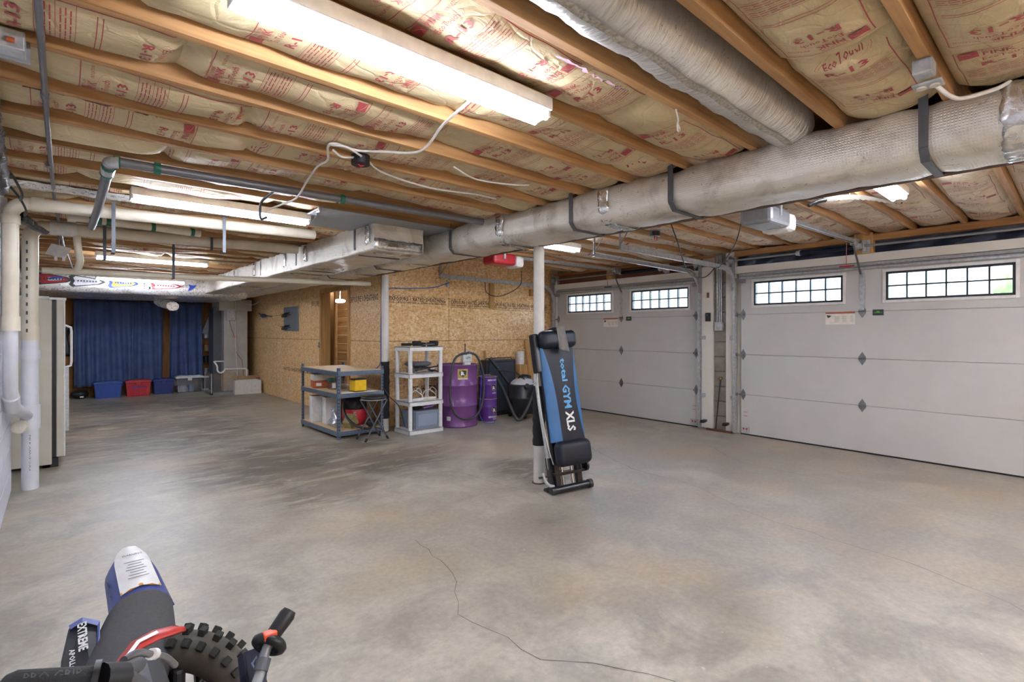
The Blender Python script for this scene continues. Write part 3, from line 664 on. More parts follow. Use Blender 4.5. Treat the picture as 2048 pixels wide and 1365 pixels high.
    P('center_stile', M().prism([(.03, 1.60), (.03, 1.98), (.012, 2.05), (-.012, 2.05), (-.03, 1.98), (-.03, 1.75), (-.018, 1.60)], .006, Matrix.Translation((-.006, cy, 0)) @ Matrix.Rotation(PI/2, 4, 'Y') @ Matrix.Rotation(PI/2, 4, 'Z')), GALV, d)
    mb = M(); yl = cy+.22; rect(mb, (-.001, yl, 1.573), (0, -1, 0), (0, 0, 1), .30, .016); mb.cur = 1; rect(mb, (-.001, yl, 1.50), (0, -1, 0), (0, 0, 1), .30, .12, .0008); mb.cur = 2
    for c in range(3):
        for q in range(7): rect(mb, (-.001, yl+.03-c*.075, 1.535-q*.011), (0, -1, 0), (0, 0, 1), .055-.01*((q*3+c) % 3), .002, .002)
    mb.prism([(0, 0), (.02, .012), (.03, .03), (.012, .03), (-.012, .035), (-.02, .03)], .002, Matrix.Translation((-.003, yl+.12, 1.515)) @ Matrix.Rotation(PI/2, 4, 'X') @ Matrix.Rotation(-PI/2, 4, 'Y'))
    P('warning_label', mb, [WORG, WARN, DKG], d)
    mb = M(); mb.box(-.006, 0, cy-.20, cy-.10, 1.535, 1.60); mb.cur = 1; rect(mb, (-.006, cy-.15, 1.565), (0, -1, 0), (0, 0, 1), .08, .006); mb.prism([(-.02, 0), (.02, 0), (.01, .016), (-.01, .016)], .001, Matrix.Translation((-.007, cy-.15, 1.568)) @ Matrix.Rotation(PI/2, 4, 'Y') @ Matrix.Rotation(PI/2, 4, 'Z'))
    P('maker_plate', mb, [DKG, plain('green_mark', '#5fae3c', .5)], d)
    for yb, s in ((y0+.06, 1), (y1-.06, -1)):
        mb = M(); mb.cur = 0
        for z in (.30, .25): rect(mb, (-.001, yb, z), (0, -1, 0), (0, 0, 1), .05, .008)
        P('small_label', mb, WORG, d)
        mb = M(); mb.box(-.012, 0, yb-.05, yb+.05, .03, .11); mb.cur = 1; [mb.prism([(0, 0), (.016, .03), (-.016, .03)], .002, Matrix.Translation((-.014, yb+dx, .06)) @ Matrix.Rotation(PI/2, 4, 'Y') @ Matrix.Rotation(PI/2, 4, 'Z')) for dx in (-.02, .02)]
        P('bottom_bracket', mb, [GALV, SRED], d)
    return d
d2 = gdoor('door_2', 'wide white sectional garage door with two visible grilled windows', -2.56, 3.05, [(1.86, 2.88), (.44, 1.45), (-.98, .02), (-2.42, -1.42)], 1.67, [1.67, .24])
d3 = gdoor('door_3', 'narrower white sectional garage door behind the exercise bench', 3.67, 6.50, [(5.23, 6.23), (3.82, 4.83)], 5.03, [5.03])
def track(name, label, y, xe, za, s, ang=0):
    t = thing(name, label, 'door track', (-.05, y, 0), group='curved steel garage door tracks'); R_ = .30; x0 = -.06; zt = 2.19-R_
    pts = [(x0, y, .02), (x0, y, zt)]+[(x0-R_+R_*math.cos(a), y, zt+R_*math.sin(a)) for a in [PI/2*k/8 for k in range(1, 9)]]+[(xe, y, za)]
    mb = M()
    P_ = [Vector(p) for p in pts]; rows = []
    for i, p in enumerate(P_):
        tn = (P_[min(i+1, len(P_)-1)]-P_[max(i-1, 0)]).normalized(); nr = Vector((tn.z, 0, -tn.x))
        rows.append([p+nr*a+Vector((0, b*s, 0)) for a, b in ((-.028, .0), (-.028, -.026), (.028, -.026), (.028, 0), (.022, 0), (.022, -.02), (-.022, -.02), (-.022, 0))])
    mb.grid(rows, False, True); P('rail', mb, GALV, t)
    P('hanger', M().box(xe+.0, xe+.03, y-.002, y+.002, za, HG+.02).box(xe, xe+.035, y-.02, y+.02, za-.03, za-.026).tube([(xe+.02, y, za+.02), (xe+.16, y, HG+.01)], .006, 6), GALVD, t)
    for z in (.45, 1.25): P('bracket', M().box(-.05, -.02, y-.005 if s > 0 else y-.06, y+.06 if s > 0 else y+.005, z, z+.05), GALV, t, bevel=.002)
    P('flag_bracket', M().box(-.11, -.03, y-.004, y+.004, 1.9, 2.30), GALVD, t)
    return t
track('door_track', 'curved steel track at the left side of the wide garage door', 3.12, -2.45, 2.23, 1)
track('door_track', 'curved steel track at the right side of the narrower garage door', 3.60, -2.3, 2.23, -1)
track('door_track', 'curved steel track along the strand board wall', 6.55, -2.5, 2.22, 1)
def shaft(label, y0, y1, ys0, ys1):
    t = thing('torsion_bar', label, 'torsion spring', (-.09, y0, 2.3), group='torsion spring shafts over the garage doors')
    P('rod', M().tube([(-.09, y0, 2.30), (-.09, y1, 2.30)], .0125, 10), GALVD, t)
    P('spring', M().tube([(-.09+.0, ys0+(ys1-ys0)*i/40, 2.30) for i in range(41)], [.026+.0035*(i % 2) for i in range(41)], 14), plain('oiled_spring', '#28324a', .25, .7), t, label='oiled dark coil spring')
    P('end_cone', M().tube([(-.09, ys1, 2.30), (-.09, ys1+.05, 2.30)], [.036, .026], 12), GALV, t); P('end_cone', M().tube([(-.09, ys0-.04, 2.30), (-.09, ys0, 2.30)], .04, 10), GALV, t)
    for y in (y0+.12, y1-.12): P('cable_drum', M().tube([(-.09, y-.03, 2.30), (-.09, y, 2.30), (-.09, y+.02, 2.30)], [.03, .05, .06], 16).box(-.1, -.02, y+.03, y+.036, 2.22, 2.36), GALVD, t)
    P('center_bracket', M().box(-.13, -.04, ys0-.1, ys0-.09, 2.24, 2.36).box(-.05, -.04, ys0-.14, ys0-.06, 2.23, 2.37).box(-.13, -.07, ys0-.085, ys0-.04, 2.27, 2.33), GALV, t)
shaft('steel torsion bar with dark spring above the wide garage door', -2.6, 3.25, 1.72, 2.28); shaft('steel torsion bar with dark spring above the narrower garage door', 3.52, 6.62, 4.25, 4.95)
def opener(y, label, xm, red):
    t = thing('door_opener', label, 'garage door opener', (xm, y, 2.2), group='ceiling mounted garage door openers')
    P('rail', M().box(xm+.1, -.16, y-.02, y+.02, 2.335, 2.37), GALV, t); P('rail_slot', M().box(xm+.1, -.16, y-.006, y+.006, 2.330, 2.336), DGREY, t)
    P('motor_case', M().box(xm-.25, xm+.12, y-.13, y+.13, 2.23, 2.37), REDP if red else GALVD, t, bevel=.03)
    P('lamp_cover', M().box(xm+.12, xm+.26, y-.13, y+.13, 2.21, 2.36), plain('opener_lens', '#e4e2dc', .5), t, bevel=.04)
    P('mount', M().box(xm-.1, xm-.07, y-.14, y-.13, 2.3, HG+.02).box(xm-.1, xm-.07, y+.13, y+.14, 2.3, HG+.02), GALV, t)
    P('header_bracket', M().box(-.2, -.04, y-.03, y+.03, 2.31, 2.38), GALV, t)
    P('door_arm', M().tube([(-.2, y+.0, 2.32), (-.11, y-.02, 2.12), (-.02, y-.02, 2.0)], .010, 6), DGREY, t)
    P('release_cord', M().tube(spline([(-.3, y+.03, 2.33), (-.31, y+.03, 2.2), (-.3, y+.03, 2.08)]), .004, 6), plain('red_cord', '#a8604e', .7), t)
    P('release_handle', M().tube([(-.3, y-.04, 2.07), (-.3, y+.10, 2.07)], .009, 8), SRED if not red else DKG, t)
opener(1.70, 'garage door opener with grey motor and white rail on the wide door', -2.25, 0); opener(5.03, 'garage door opener with red motor and white lamp cover at the back', -2.45, 1)
t = thing('wiring_box', 'grey metal switch box with three pipes rising on the block pier', 'electrical box', (-.03, 3.34, 1.38))
P('box', M().box(-.05, 0, 3.285, 3.40, 1.37, 1.49), GALV, t, bevel=.004)
for k in range(3): P('conduit', M().tube([(-.022, 3.315+.028*k, 1.48), (-.022, 3.315+.028*k, 2.40)], .0095, 8), GALV, t)
t = thing('motion_sensor', 'black control pad on the white jamb left of the pier', 'control pad', (-.05, 3.5, 1.5)); P('case', M().box(-.06, -.03, 3.46, 3.53, 1.50, 1.62), BLK, t, bevel=.006); P('button', M().box(-.068, -.06, 3.48, 3.51, 1.58, 1.60), DGREY, t)
P('wood_chip', M().box(-.045, -.03, 3.485, 3.515, 1.83, 1.90), BROWN, None, 'small brown wooden block high on the left white jamb', 'wood block', bevel=.002)
for y, s in ((3.52, 1), (3.2, -1)):
    t = thing('safety_sensor', 'black safety sensor low beside the %s door track' % ('left' if s > 0 else 'right'), 'sensor', (-.08, y, .1)); P('case', M().box(-.16, -.09, y-.02, y+.03, .10, .14), BLK, t, bevel=.006); P('bracket', M().box(-.1, -.03, y-.005, y+.04, .105, .135), DGREY, t)
t = thing('pry_bar', 'thin rusty rod with a brass knob leaning on the block pier', 'rod', (-.06, 3.36, 0)); P('rod', M().tube([(-.06, 3.375, 0), (-.015, 3.33, .70)], .007, 8), RUBBER, t); P('knob', M().sphere((-.012, 3.327, .72), .025).sphere((-.012, 3.35, .715), .014), plain('brass', '#8a7346', .4, .6), t)
P('rust_angle', M().box(-.08, -.03, 3.15, 3.5, 0, .012).box(-.08, -.074, 3.15, 3.5, 0, .03), plain('rust', '#6b4630', .9), None, 'rusty steel strip on the floor at the foot of the pier', 'steel strip')
CTX.pop()
# outside, seen through the windows
GRASS = plain('outside_gravel', '#a9aa9e', .9); P('ground_outside', M().box(7.3, 60, -40, 45, -.3, -.05), GRASS, kind='structure')
t = thing('neighbour_building', 'blue grey metal building seen through the garage door windows', 'building', (24, 10, 0))
P('wall', M().box(24, 30, 4, 26, -.1, 3.2), plain('house_siding', '#dfe6ee', .7), t); P('roof', M().prism([(-4, 3.2), (3, 5.2), (10, 3.2)], 24, Matrix.Translation((24, 27, 0)) @ Matrix.Rotation(PI/2, 4, 'X')), plain('blue_roof', '#a9c4de', .5), t)
for k in range(4): P('window', M().box(23.9, 24, 6+k*5, 7.6+k*5, 1.2, 2.4), plain('dark_pane', '#4e5a68', .2), t)
t = thing('parked_truck', 'dark red pickup seen through the left garage door windows', 'car', (16, 17.5, 0))
P('body', M().box(14.5, 19.5, 16.6, 18.4, .5, 1.35), plain('maroon_paint', '#7e3a3a', .3), t, bevel=.1); P('cab', M().box(15.5, 17.4, 16.7, 18.3, 1.3, 2.05), plain('maroon_paint', '#7e3a3a', .3), t, bevel=.15)
for x in (15.4, 18.5): P('wheel', M().tube([(x, 16.55, .4), (x, 16.8, .4)], .42, 20), RUBBER, t)
LEAF = plain('leaves', '#6f8a58', .8, c2='#4c6640', sc=3)
for k, (x, y, h) in enumerate(((38, -6, 8), (40, 3, 9), (42, 14, 8), (36, 30, 7), (44, 22, 9), (20, 34, 5))):
    t = thing('tree', ['tall leafy tree seen far off through the wide door windows', 'bushy tree far off, second from the right', 'round tree far off behind the building', 'tree far off beyond the red truck', 'tall tree far off over the roof', 'small tree beside the red truck'][k], 'tree', (x, y, 0), group='trees outside')
    P('trunk', M().tube([(x, y, -.1), (x, y+.2, h*.5)], .2, 8), BROWN, t); mb = M(); r = np.random.RandomState(k)
    for q in range(14):
        a = r.uniform(0, 6.3); rr = r.uniform(0, h*.3); mb.sphere((x+rr*math.cos(a), y+rr*math.sin(a), h*(.45+.5*r.rand())), h*r.uniform(.1, .2), 10, (1, 1, .8))
    P('crown', mb, LEAF, t)
# ------------------------------------------------------------------ posts, pipes, cables
def post(x, y, ztop, label, sl0, sl1, sr):
    t = thing('support_post', label, 'post', (x, y, 0), group='white steel support posts')
    P('column', M().tube([(x, y, 0), (x, y, ztop)], .048, 24), plain('post_paint', '#d8d5cf', .4, c2='#cbc7c0', sc=6), t); P('base_plate', M().cyl((x, y, 0), .062, .008), plain('rust', '#6b4630', .9), t)
    n = 14; mb = M(); mb.tube([(x, y, sl0+(sl1-sl0)*i/n) for i in range(n+1)], [sr+.004*math.sin(i*2.3) for i in range(n+1)], 20); P('foam_sleeve', mb, BLACKF, t, label='black padded sleeve')
    return t
post(3.237, 3.27, 2.12, 'white round post behind the exercise bench, black padding halfway down', .34, .87, .056)
post(3.345, 6.35, 2.12, 'white round post between the grey rack and the white shelf, black padding below', .18, .95, .058)
P('beam', M().box(3.20, 3.26, -1.5, 6.6, 2.115, 2.335), plain('dark_beam', '#5a4436', .8), None, 'dark wooden beam carried by the posts behind the main duct', 'beam', bevel=.003)
def pipe(name, label, paths, mat, r, fits=(), group='cream drain pipes'):
    t = thing(name, label, 'pipe', paths[0][0], group=group)
    for p in paths: P('pipe_run', M().tube(p, r, 16), mat, t)
    for a, b in fits: P('coupling', M().tube([a, b], r*1.16, 16), mat, t, bevel=.003)
    return t
def elbow(c, a, b, R_=.09):
    c = Vector(c); a = Vector(a); b = Vector(b); o = c+a*R_+b*R_
    return [o-b*R_*math.cos(k*PI/12)-a*R_*math.sin(k*PI/12) for k in range(7)]
E1 = elbow((-.235, 4.95, 2.255), (0, 0, -1), (1, 0, 0), .1)
pipe('drain_pipe', 'cream drain pipe nearest the camera, rising by the left wall and turning right', [[(-.235, 4.95, 1.42), (-.235, 4.95, 2.15)]+E1[1:]+[(.3, 4.95, 2.26), (1.86, 4.95, 2.29)]], PVC, .045, [((-.235, 4.95, 1.36), (-.235, 4.95, 1.46)), ((-.235, 4.95, 2.1), (-.235, 4.95, 2.16)), ((-.13, 4.95, 2.256), (-.06, 4.95, 2.257))])
pipe('drain_pipe', 'white painted lower pipe running into the cleanout by the left wall', [[(-.235, 4.95, 1.40), (-.235, 4.95, .95), (-.23, 5.1, .82), (-.185, 6.0, .64)]], PVCW, .040, [((-.234, 5.0, .90), (-.232, 5.12, .80))])
E2 = elbow((-.165, 6.06, 2.27), (0, 0, -1), (1, 0, 0), .1)
t = pipe('drain_pipe', 'tall drain pipe standing on the floor with a round cleanout cap', [[(-.165, 6.06, 0), (-.165, 6.06, 1.3)]], PVCW, .057, [((-.165, 6.06, 1.12), (-.165, 6.06, 1.2)), ((-.165, 6.06, .52), (-.165, 6.06, .72))])
P('upper_run', M().tube([(-.165, 6.06, 1.28), (-.165, 6.06, 2.17)]+E2[1:]+[(.3, 6.06, 2.275), (1.2, 6.06, 2.29), (2.08, 6.06, 2.31)], .055, 16), PVC, t, label='cream unpainted upper run')
P('coupling', M().tube([(-.165, 6.06, 1.28), (-.165, 6.06, 1.40)], .062, 16), PVC, t); P('coupling', M().tube([(-.04, 6.06, 2.27), (.14, 6.06, 2.272)], .062, 16), WPLAST, t, label='white coupling')
cp = M().cyl((-.215, 5.93, .56), .055, .05, 20, (-.3, -1, .1)); cp.cyl((-.224, 5.885, .565), .046, .012, 20, (-.3, -1, .1)); P('cleanout_cap', cp, KNOB, t, label='round cream cleanout cap')
st = M()
for k in range(11): st.box(-.19, -.19+.012, 6.0, 6.003, 2.1-k*.075, 2.13-k*.075)
put_text(st, 'PVC-DWV 4 IN', (-.165, 6.0015, .32), (0, 0, 1), (-1, 0, 0), .3, .010, 0); P('pipe_print', st, DKG, t, label='faint black print')
pipe('vent_pipe', 'thin cream pipe crossing below the ceiling from the tall drain pipe to the partition corner', [[(-.1, 6.62, 1.94), (1.2, 6.62, 1.965), (2.4, 6.62, 2.0), (3.25, 6.60, 2.02)]], PVC, .031, [((-.02, 6.62, 1.94), (.05, 6.62, 1.943)), ((1.3, 6.62, 1.968), (1.37, 6.62, 1.969))])
pipe('vent_pipe', 'short bent cream pipe hanging from the second drain pipe', [spline([(.14, 6.06, 2.24), (.15, 6.06, 2.1), (.165, 6.1, 2.0), (.15, 6.2, 1.93)], 5)], PVC, .028)
t = thing('green_taped_pipe', 'cream pipe with green tape rings lying under the joists', 'pipe', (.1, 5.4, 2.25)); P('pipe_run', M().tube([(.10, 5.38, 2.27), (1.0, 5.47, 2.265)], .032, 14), PVC, t); P('cap', M().tube([(.07, 5.377, 2.27), (.12, 5.382, 2.27)], .04, 14), PVC, t)
for x in (.2, .25, .31, .62, .92): P('tape_ring', M().tube([(x, 5.37+.1*x, 2.268), (x+.03, 5.373+.1*x, 2.268)], .037, 14), GREEN, t)
t = thing('gas_pipe', 'grey steel gas pipe below the joists with green tape at its elbow', 'pipe', (.22, 3.55, 2.25)); GASP = plain('grey_pipe', '#77777b', .4, .4)
P('pipe_run', M().tube([(.25, 3.56, 2.29), (2.75, 3.47, 2.30)], .026, 14), GASP, t); P('pipe_run', M().tube([(.22, 3.58, 2.27), (.22, 4.6, 2.21), (.215, 5.35, 2.20)], .026, 14), GASP, t)
P('elbow', M().tube(elbow((.22, 3.55, 2.285), (1, 0, 0), (0, 1, -.05), .04), .033, 14).tube([(.22, 3.62, 2.27), (.22, 3.72, 2.266)], .034, 14), GALV, t)
for a, b in (((.235, 3.56, 2.29), (.265, 3.56, 2.29)), ((.22, 3.6, 2.272), (.22, 3.625, 2.27)), ((.22, 3.73, 2.265), (.22, 3.755, 2.264)), ((.42, 3.55, 2.29), (.45, 3.55, 2.29)), ((1.5, 3.515, 2.295), (1.53, 3.515, 2.295))): P('tape_ring', M().tube([a, b], .0345, 12), GREEN, t)
t = thing('conduit', 'thin grey electrical conduit running along the ceiling at the left', 'pipe', (-.04, 2, 2.3)); P('tube', M().tube([(-.045, 1.2, 2.326), (-.03, 3.2, 2.326), (-.01, 4.9, 2.325), (.06, 7.5, 2.325), (.2, 10.5, 2.325)], .0105, 10), GASP, t)
for y in (2.83, 4.0): P('coupling', M().tube([(-.034, y, 2.326), (-.033, y+.05, 2.326)], .0145, 10), GASP, t)
t = thing('junction_box', 'grey steel junction box at the upper left corner of the picture', 'electrical box', (-.1, 2.38, 2.3))
P('box', M().box(-.19, -.075, 2.325, 2.41, 2.275, HB-.001), GALV, t, bevel=.005); P('cover', M().box(-.2, -.065, 2.405, 2.412, 2.265, HB-.001), GALVD, t); P('clamp', M().tube([(-.12, 2.322, 2.30), (-.1, 2.322, 2.30)], .009, 8), ORANGE, t, label='orange clamp')
t = thing('outlet_box', 'metal outlet box on the joist above the main duct at the right', 'electrical box', (2.41, .41, 2.28))
P('box', M().box(2.33, 2.405, .365, .425, 2.285, HB-.001), GALV, t, bevel=.006); P('outlet_cover', M().box(2.405, 2.475, .35, .44, 2.272, 2.282), GALV, t, bevel=.004)
for y in (.375, .415): P('socket', M().cyl((2.44, y, 2.266), .016, .008, 14), KNOB, t, label='cream socket')
P('cable', M().tube(spline([(2.45, .38, 2.28), (2.52, .34, 2.24), (2.62, .31, 2.255), (2.74, .24, 2.30), (2.8, .2, 2.335)]), .008, 8), CABLE, None, 'white cable looping from the outlet box into the ceiling above the main duct', 'cable')
P('cable', M().tube(spline([(1.25, 1.64, 2.29), (1.32, 1.95, 2.30), (1.38, 2.25, 2.27), (1.30, 2.5, 2.315), (1.2, 2.60, 2.325), (1.08, 2.58, 2.325), (1.06, 2.63, 2.32), (1.13, 2.81, 2.31), (1.13, 2.95, 2.31), (1.16, 3.2, 2.29), (1.2, 3.5, 2.25), (1.19, 3.75, 2.25), (1.12, 3.88, 2.22)]), .0065, 8), CABLE, None, 'long white cable from the nearest strip light past the black puck to the hook', 'cable')
P('cable', M().tube(spline([(1.06, 2.62, 2.325), (1.12, 2.55, 2.31), (1.2, 2.58, 2.3), (1.24, 2.64, 2.31), (1.16, 2.68, 2.3), (1.09, 2.64, 2.31)]), .006, 8), CABLE, None, 'looped white cable bundled beside the black puck', 'cable')
P('cable', M().tube(spline([(1.3, 2.7, 2.33), (1.5, 2.86, 2.325), (1.85, 2.9, 2.31), (2.2, 2.86, 2.32), (2.4, 2.87, 2.325)]), .006, 8), CABLE, None, 'white cable running right from the black puck along a joist', 'cable')
P('cable', M().tube(spline([(1.75, 2.48, 2.325), (1.95, 2.52, 2.30), (2.2, 2.49, 2.31), (2.35, 2.47, 2.33)]), .005, 8), CABLE, None, 'short white cable on a joist between the light and the main duct', 'cable')
t = thing('ceiling_puck', 'round black fixture base under a joist with white cable round it', 'light fixture', (1.26, 2.68, 2.29)); P('base', M().cyl((1.26, 2.675, 2.278), .05, .05, 24), BLK, t); P('wire_end', M().tube([(1.24, 2.67, 2.28), (1.26, 2.68, 2.272), (1.28, 2.675, 2.28)], .006, 6), SRED, t, label='red wire ends')
P('coat_hook', M().tube(spline([(1.12, 3.62, 2.325), (1.10, 3.72, 2.30), (1.07, 3.82, 2.26), (1.07, 3.86, 2.20), (1.08, 3.87, 2.15), (1.11, 3.84, 2.16)]), .009, 8), DGREY, None, 'dark metal hook holding the white cable by the gas pipe', 'hook')
STEEL = plain('perforated_strap', '#54585f', .6, .1)
for k, (x, y, z0, z1, lab) in enumerate(((.325, 4.88, 1.95, 2.33, 'perforated strap hanging long from the nearer cream pipe'), (.335, 6.0, 2.02, 2.33, 'perforated strap round the second cream pipe, left'), (1.07, 4.88, 2.03, 2.33, 'perforated strap at the middle of the nearer cream pipe'), (1.2, 6.0, 2.2, 2.33, 'perforated strap round the second cream pipe, right'), (.95, 6.57, 1.93, 2.33, 'thin strap carrying the lowest cream pipe'))):
    P('hanger_strap', M().box(x-.012, x+.012, y-.002, y, z0, z1).box(x-.012, x+.012, y, y+.12, z0, z0+.002), STEEL, None, lab, 'strap', 'perforated hanger straps')
t = thing('metal_bracket', 'white metal bracket plate hanging under the joists beside the tall pipe', 'bracket', (0, 6.9, 2.1))
P('plate', M().box(-.08, .08, -.004, .004, -.08, .08, Matrix.Translation((.02, 6.9, 2.17)) @ Matrix.Rotation(.9, 4, 'X') @ Matrix.Rotation(.3, 4, 'Y')), WPLAST, t, bevel=.004)
for dx in (-.03, .03): P('prong', M().box(dx-.012, dx+.012, -.006, .006, -.02, .02, Matrix.Translation((.03, 6.88, 2.09))), WPLAST, t)
P('stem', M().tube([(.02, 6.93, 2.2), (.02, 6.95, 2.34)], .01, 8), GALVD, t)
# crumpled dark foil duct in the upper left corner
BFOIL = mk_foil('dark_foil', '#6a6c72', .8, .28, 0, '#1c1c20')
t = thing('crushed_duct', 'crumpled dark foil duct hugging the left wall near the ceiling', 'duct', (-.2, 3.9, 2.1)); mb = M(); rows = []; r_ = np.random.RandomState(9)
pp = spline([(-.225, 2.7, 2.33), (-.225, 3.0, 2.31), (-.23, 3.3, 2.26), (-.235, 3.6, 2.2), (-.235, 3.85, 2.14)], 7)
for i, p in enumerate(pp): rows.append([(p.x+(.05+r_.uniform(-.01, .01))*math.cos(a), p.y+r_.uniform(-.01, .01), p.z+(.065+r_.uniform(-.012, .012))*math.sin(a)) for a in [2*PI*j/18 for j in range(18)]])
P('sleeve', mb.grid(rows, True, True), BFOIL, t)
for y in (3.95, 4.5): P('strap', M().tube(spline([(-.27, y, 2.33), (-.19, y+.05, 2.24), (-.15, y+.2, 2.17), (-.16, y+.35, 2.15)]), .008, 4), BLK, t)
P('foil_hood', M().grid([[(-.20+.028*i+.03*math.cos(a)+random.uniform(-.012, .012), 5.2+.05*i+random.uniform(-.01, .01), 2.20-.014*i+(.035-.004*i)*math.sin(a)+random.uniform(-.008, .008)) for a in [2*PI*j/12 for j in range(12)]] for i in range(6)], True, True), BFOIL, t)
# lamp and wires at the garage side ceiling
for k, (lab, pts) in enumerate((('black wire looping down from the main duct to the pier, left', [(4.2, 2.55, 2.4), (4.25, 2.5, 2.2), (5.0, 2.8, 1.98), (5.9, 3.1, 2.02), (6.5, 3.27, 2.2), (6.72, 3.33, 2.3)]), ('black wire rising from the pier toward the main duct, right', [(6.72, 3.36, 2.3), (6.4, 3.2, 2.2), (5.9, 2.9, 2.14), (5.2, 2.4, 2.25), (4.6, 2.05, 2.4)]))):
    P('wire', M().tube(spline(pts), .006, 6), BLK, None, lab, 'wire')
t = thing('ceiling_puck', 'round black fixture base with red wire ends on the garage side ceiling', 'light fixture', (4.6, 3.0, 2.38)); P('base', M().cyl((4.75, 3.05, 2.37), .055, .05, 20), BLK, t); P('wire_end', M().tube([(4.73, 3.04, 2.375), (4.73, 3.04, 2.33)], .006, 6).tube([(4.77, 3.04, 2.375), (4.775, 3.04, 2.33)], .006, 6), SRED, t, kind='stuff')
# pruning saw hung under the joists
t = thing('pruning_saw', 'curved pruning saw blade hung under the joists at the right', 'saw', (4.2, 1.05, 2.25)); a0 = Vector((3.63, 1.112, 2.178)); b0_ = Vector((4.01, .77, 2.147)); dv = b0_-a0; n = 30; top = []; bot = []
for i in range(n+1):
    s = i/n; p = a0+dv*s; top.append((p.x, p.y, p.z+.045*math.sin(PI*s)*.9+.03*(1-s))); bot.append((p.x, p.y, p.z+.030*math.sin(PI*s)+(-.006 if i % 2 else .0)))
mb = M(); vs = top+bot; mb.add(vs+[(v[0]+.002, v[1]+.002, v[2]) for v in vs], [(i, i+1, n+2+i, n+1+i) for i in range(n)]+[(2*(n+1)+i+1, 2*(n+1)+i, 3*(n+1)+i, 3*(n+1)+i+1) for i in range(n)])
P('blade', mb, plain('blade_grey', '#716b62', .6), t); P('handle', M().tube([(3.645, 1.10, 2.19), (3.60, 1.134, 2.178), (3.555, 1.17, 2.151)], [.012, .014, .012], 8), BLK, t); P('hanging_loop', M().tube([(3.76, 1.0, 2.20), (3.76, 1.0, 2.42)], .002, 5), CABLE, t)
P('twist_wire', M().tube(spline([(2.05, 1.215, 2.36), (2.06, 1.205, 2.30), (2.05, 1.2, 2.27), (2.065, 1.2, 2.25), (2.05, 1.2, 2.24), (2.045, 1.2, 2.27)]), .004, 6), CABLE, None, 'small bent white wire hanging from the thick joist at the top', 'wire')

# ------------------------------------------------------------------ fridge and far end
t = thing('upright_freezer', 'tall cream upright freezer standing beside the drain pipes', 'freezer', (-.35, 7.2, 0))
P('cabinet', M().box(-.7, -.03, 6.86, 7.56, .03, 1.675), LCREAM, t, bevel=.008); P('gasket', M().box(-.03, .002, 6.875, 7.55, .1, 1.66), BLK, t); P('door', M().box(.002, .06, 6.86, 7.56, .10, 1.675), LCREAM, t, bevel=.010)
P('door_skin', M().box(.058, .072, 6.862, 7.558, .10, 1.673), WPLAST, t, bevel=.004); P('kick_plate', M().box(-.1, .02, 6.88, 7.54, 0, .09), BLK, t)
P('handle', M().tube([(.07, 6.93, 1.42), (.115, 6.93, 1.40), (.12, 6.93, 1.36), (.12, 6.93, 1.05), (.115, 6.93, 1.01), (.07, 6.93, .99)], .011, 8), WPLAST, t); P('handle', M().box(.07, .10, 6.90, 6.92, .35, 1.0), GALV, t, label='grey lower handle strip')
P('top_hinge', M().box(-.05, .08, 6.9, 7.0, 1.675, 1.70), WPLAST, t, bevel=.004); P('foot', M().box(-.68, -.62, 6.88, 6.94, 0, .03).box(-.1, -.04, 6.88, 6.94, 0, .03), BLK, t, kind='stuff')
P('shallow_box', M().box(-.35, .0, 6.95, 7.3, 1.676, 1.70).box(-.3, -.05, 7.0, 7.2, 1.70, 1.715), WPLAST, None, 'flat white tray lying on top of the freezer', 'tray', bevel=.004)
def curtain(label, x0, x1, zt, zb, y, ph):
    rows = []; n = 70
    for j in range(25):
        s = j/24; z = zt+(zb-zt)*s; row = []
        for i in range(n+1):
            u = i/n; x = x0+(x1-x0)*u+.02*s*math.sin(u*9+ph)
            d = .045*math.sin(u*(x1-x0)*42+ph+1.5*math.sin(u*4+s))*(.5+.5*s)+.03*math.sin(u*(x1-x0)*9+ph+s*1.8)*s
            row.append((x, y+d, z+(.02*math.sin(u*7+ph) if j == 24 else 0)))
        rows.append(row)
    P('curtain', M().grid(rows), NAVY, None, label, 'curtain', 'navy curtains', solid=.004)
curtain('navy curtain at the far left, reaching almost down to the bins', .27, 1.22, 2.02, .22, 13.55, .3)
curtain('navy curtain in the middle, its right edge beside bare plywood', 1.18, 1.78, 2.02, .27, 13.6, 2.1)
curtain('navy curtain on the right, above the clear storage bin', 1.90, 2.52, 2.02, .34, 13.62, 4.2)
P('curtain_rod', M().tube([(.2, 13.6, 2.0), (2.6, 13.6, 2.01)], .012, 8), DGREY, None, 'dark rod carrying the navy curtains under the far duct', 'rod')
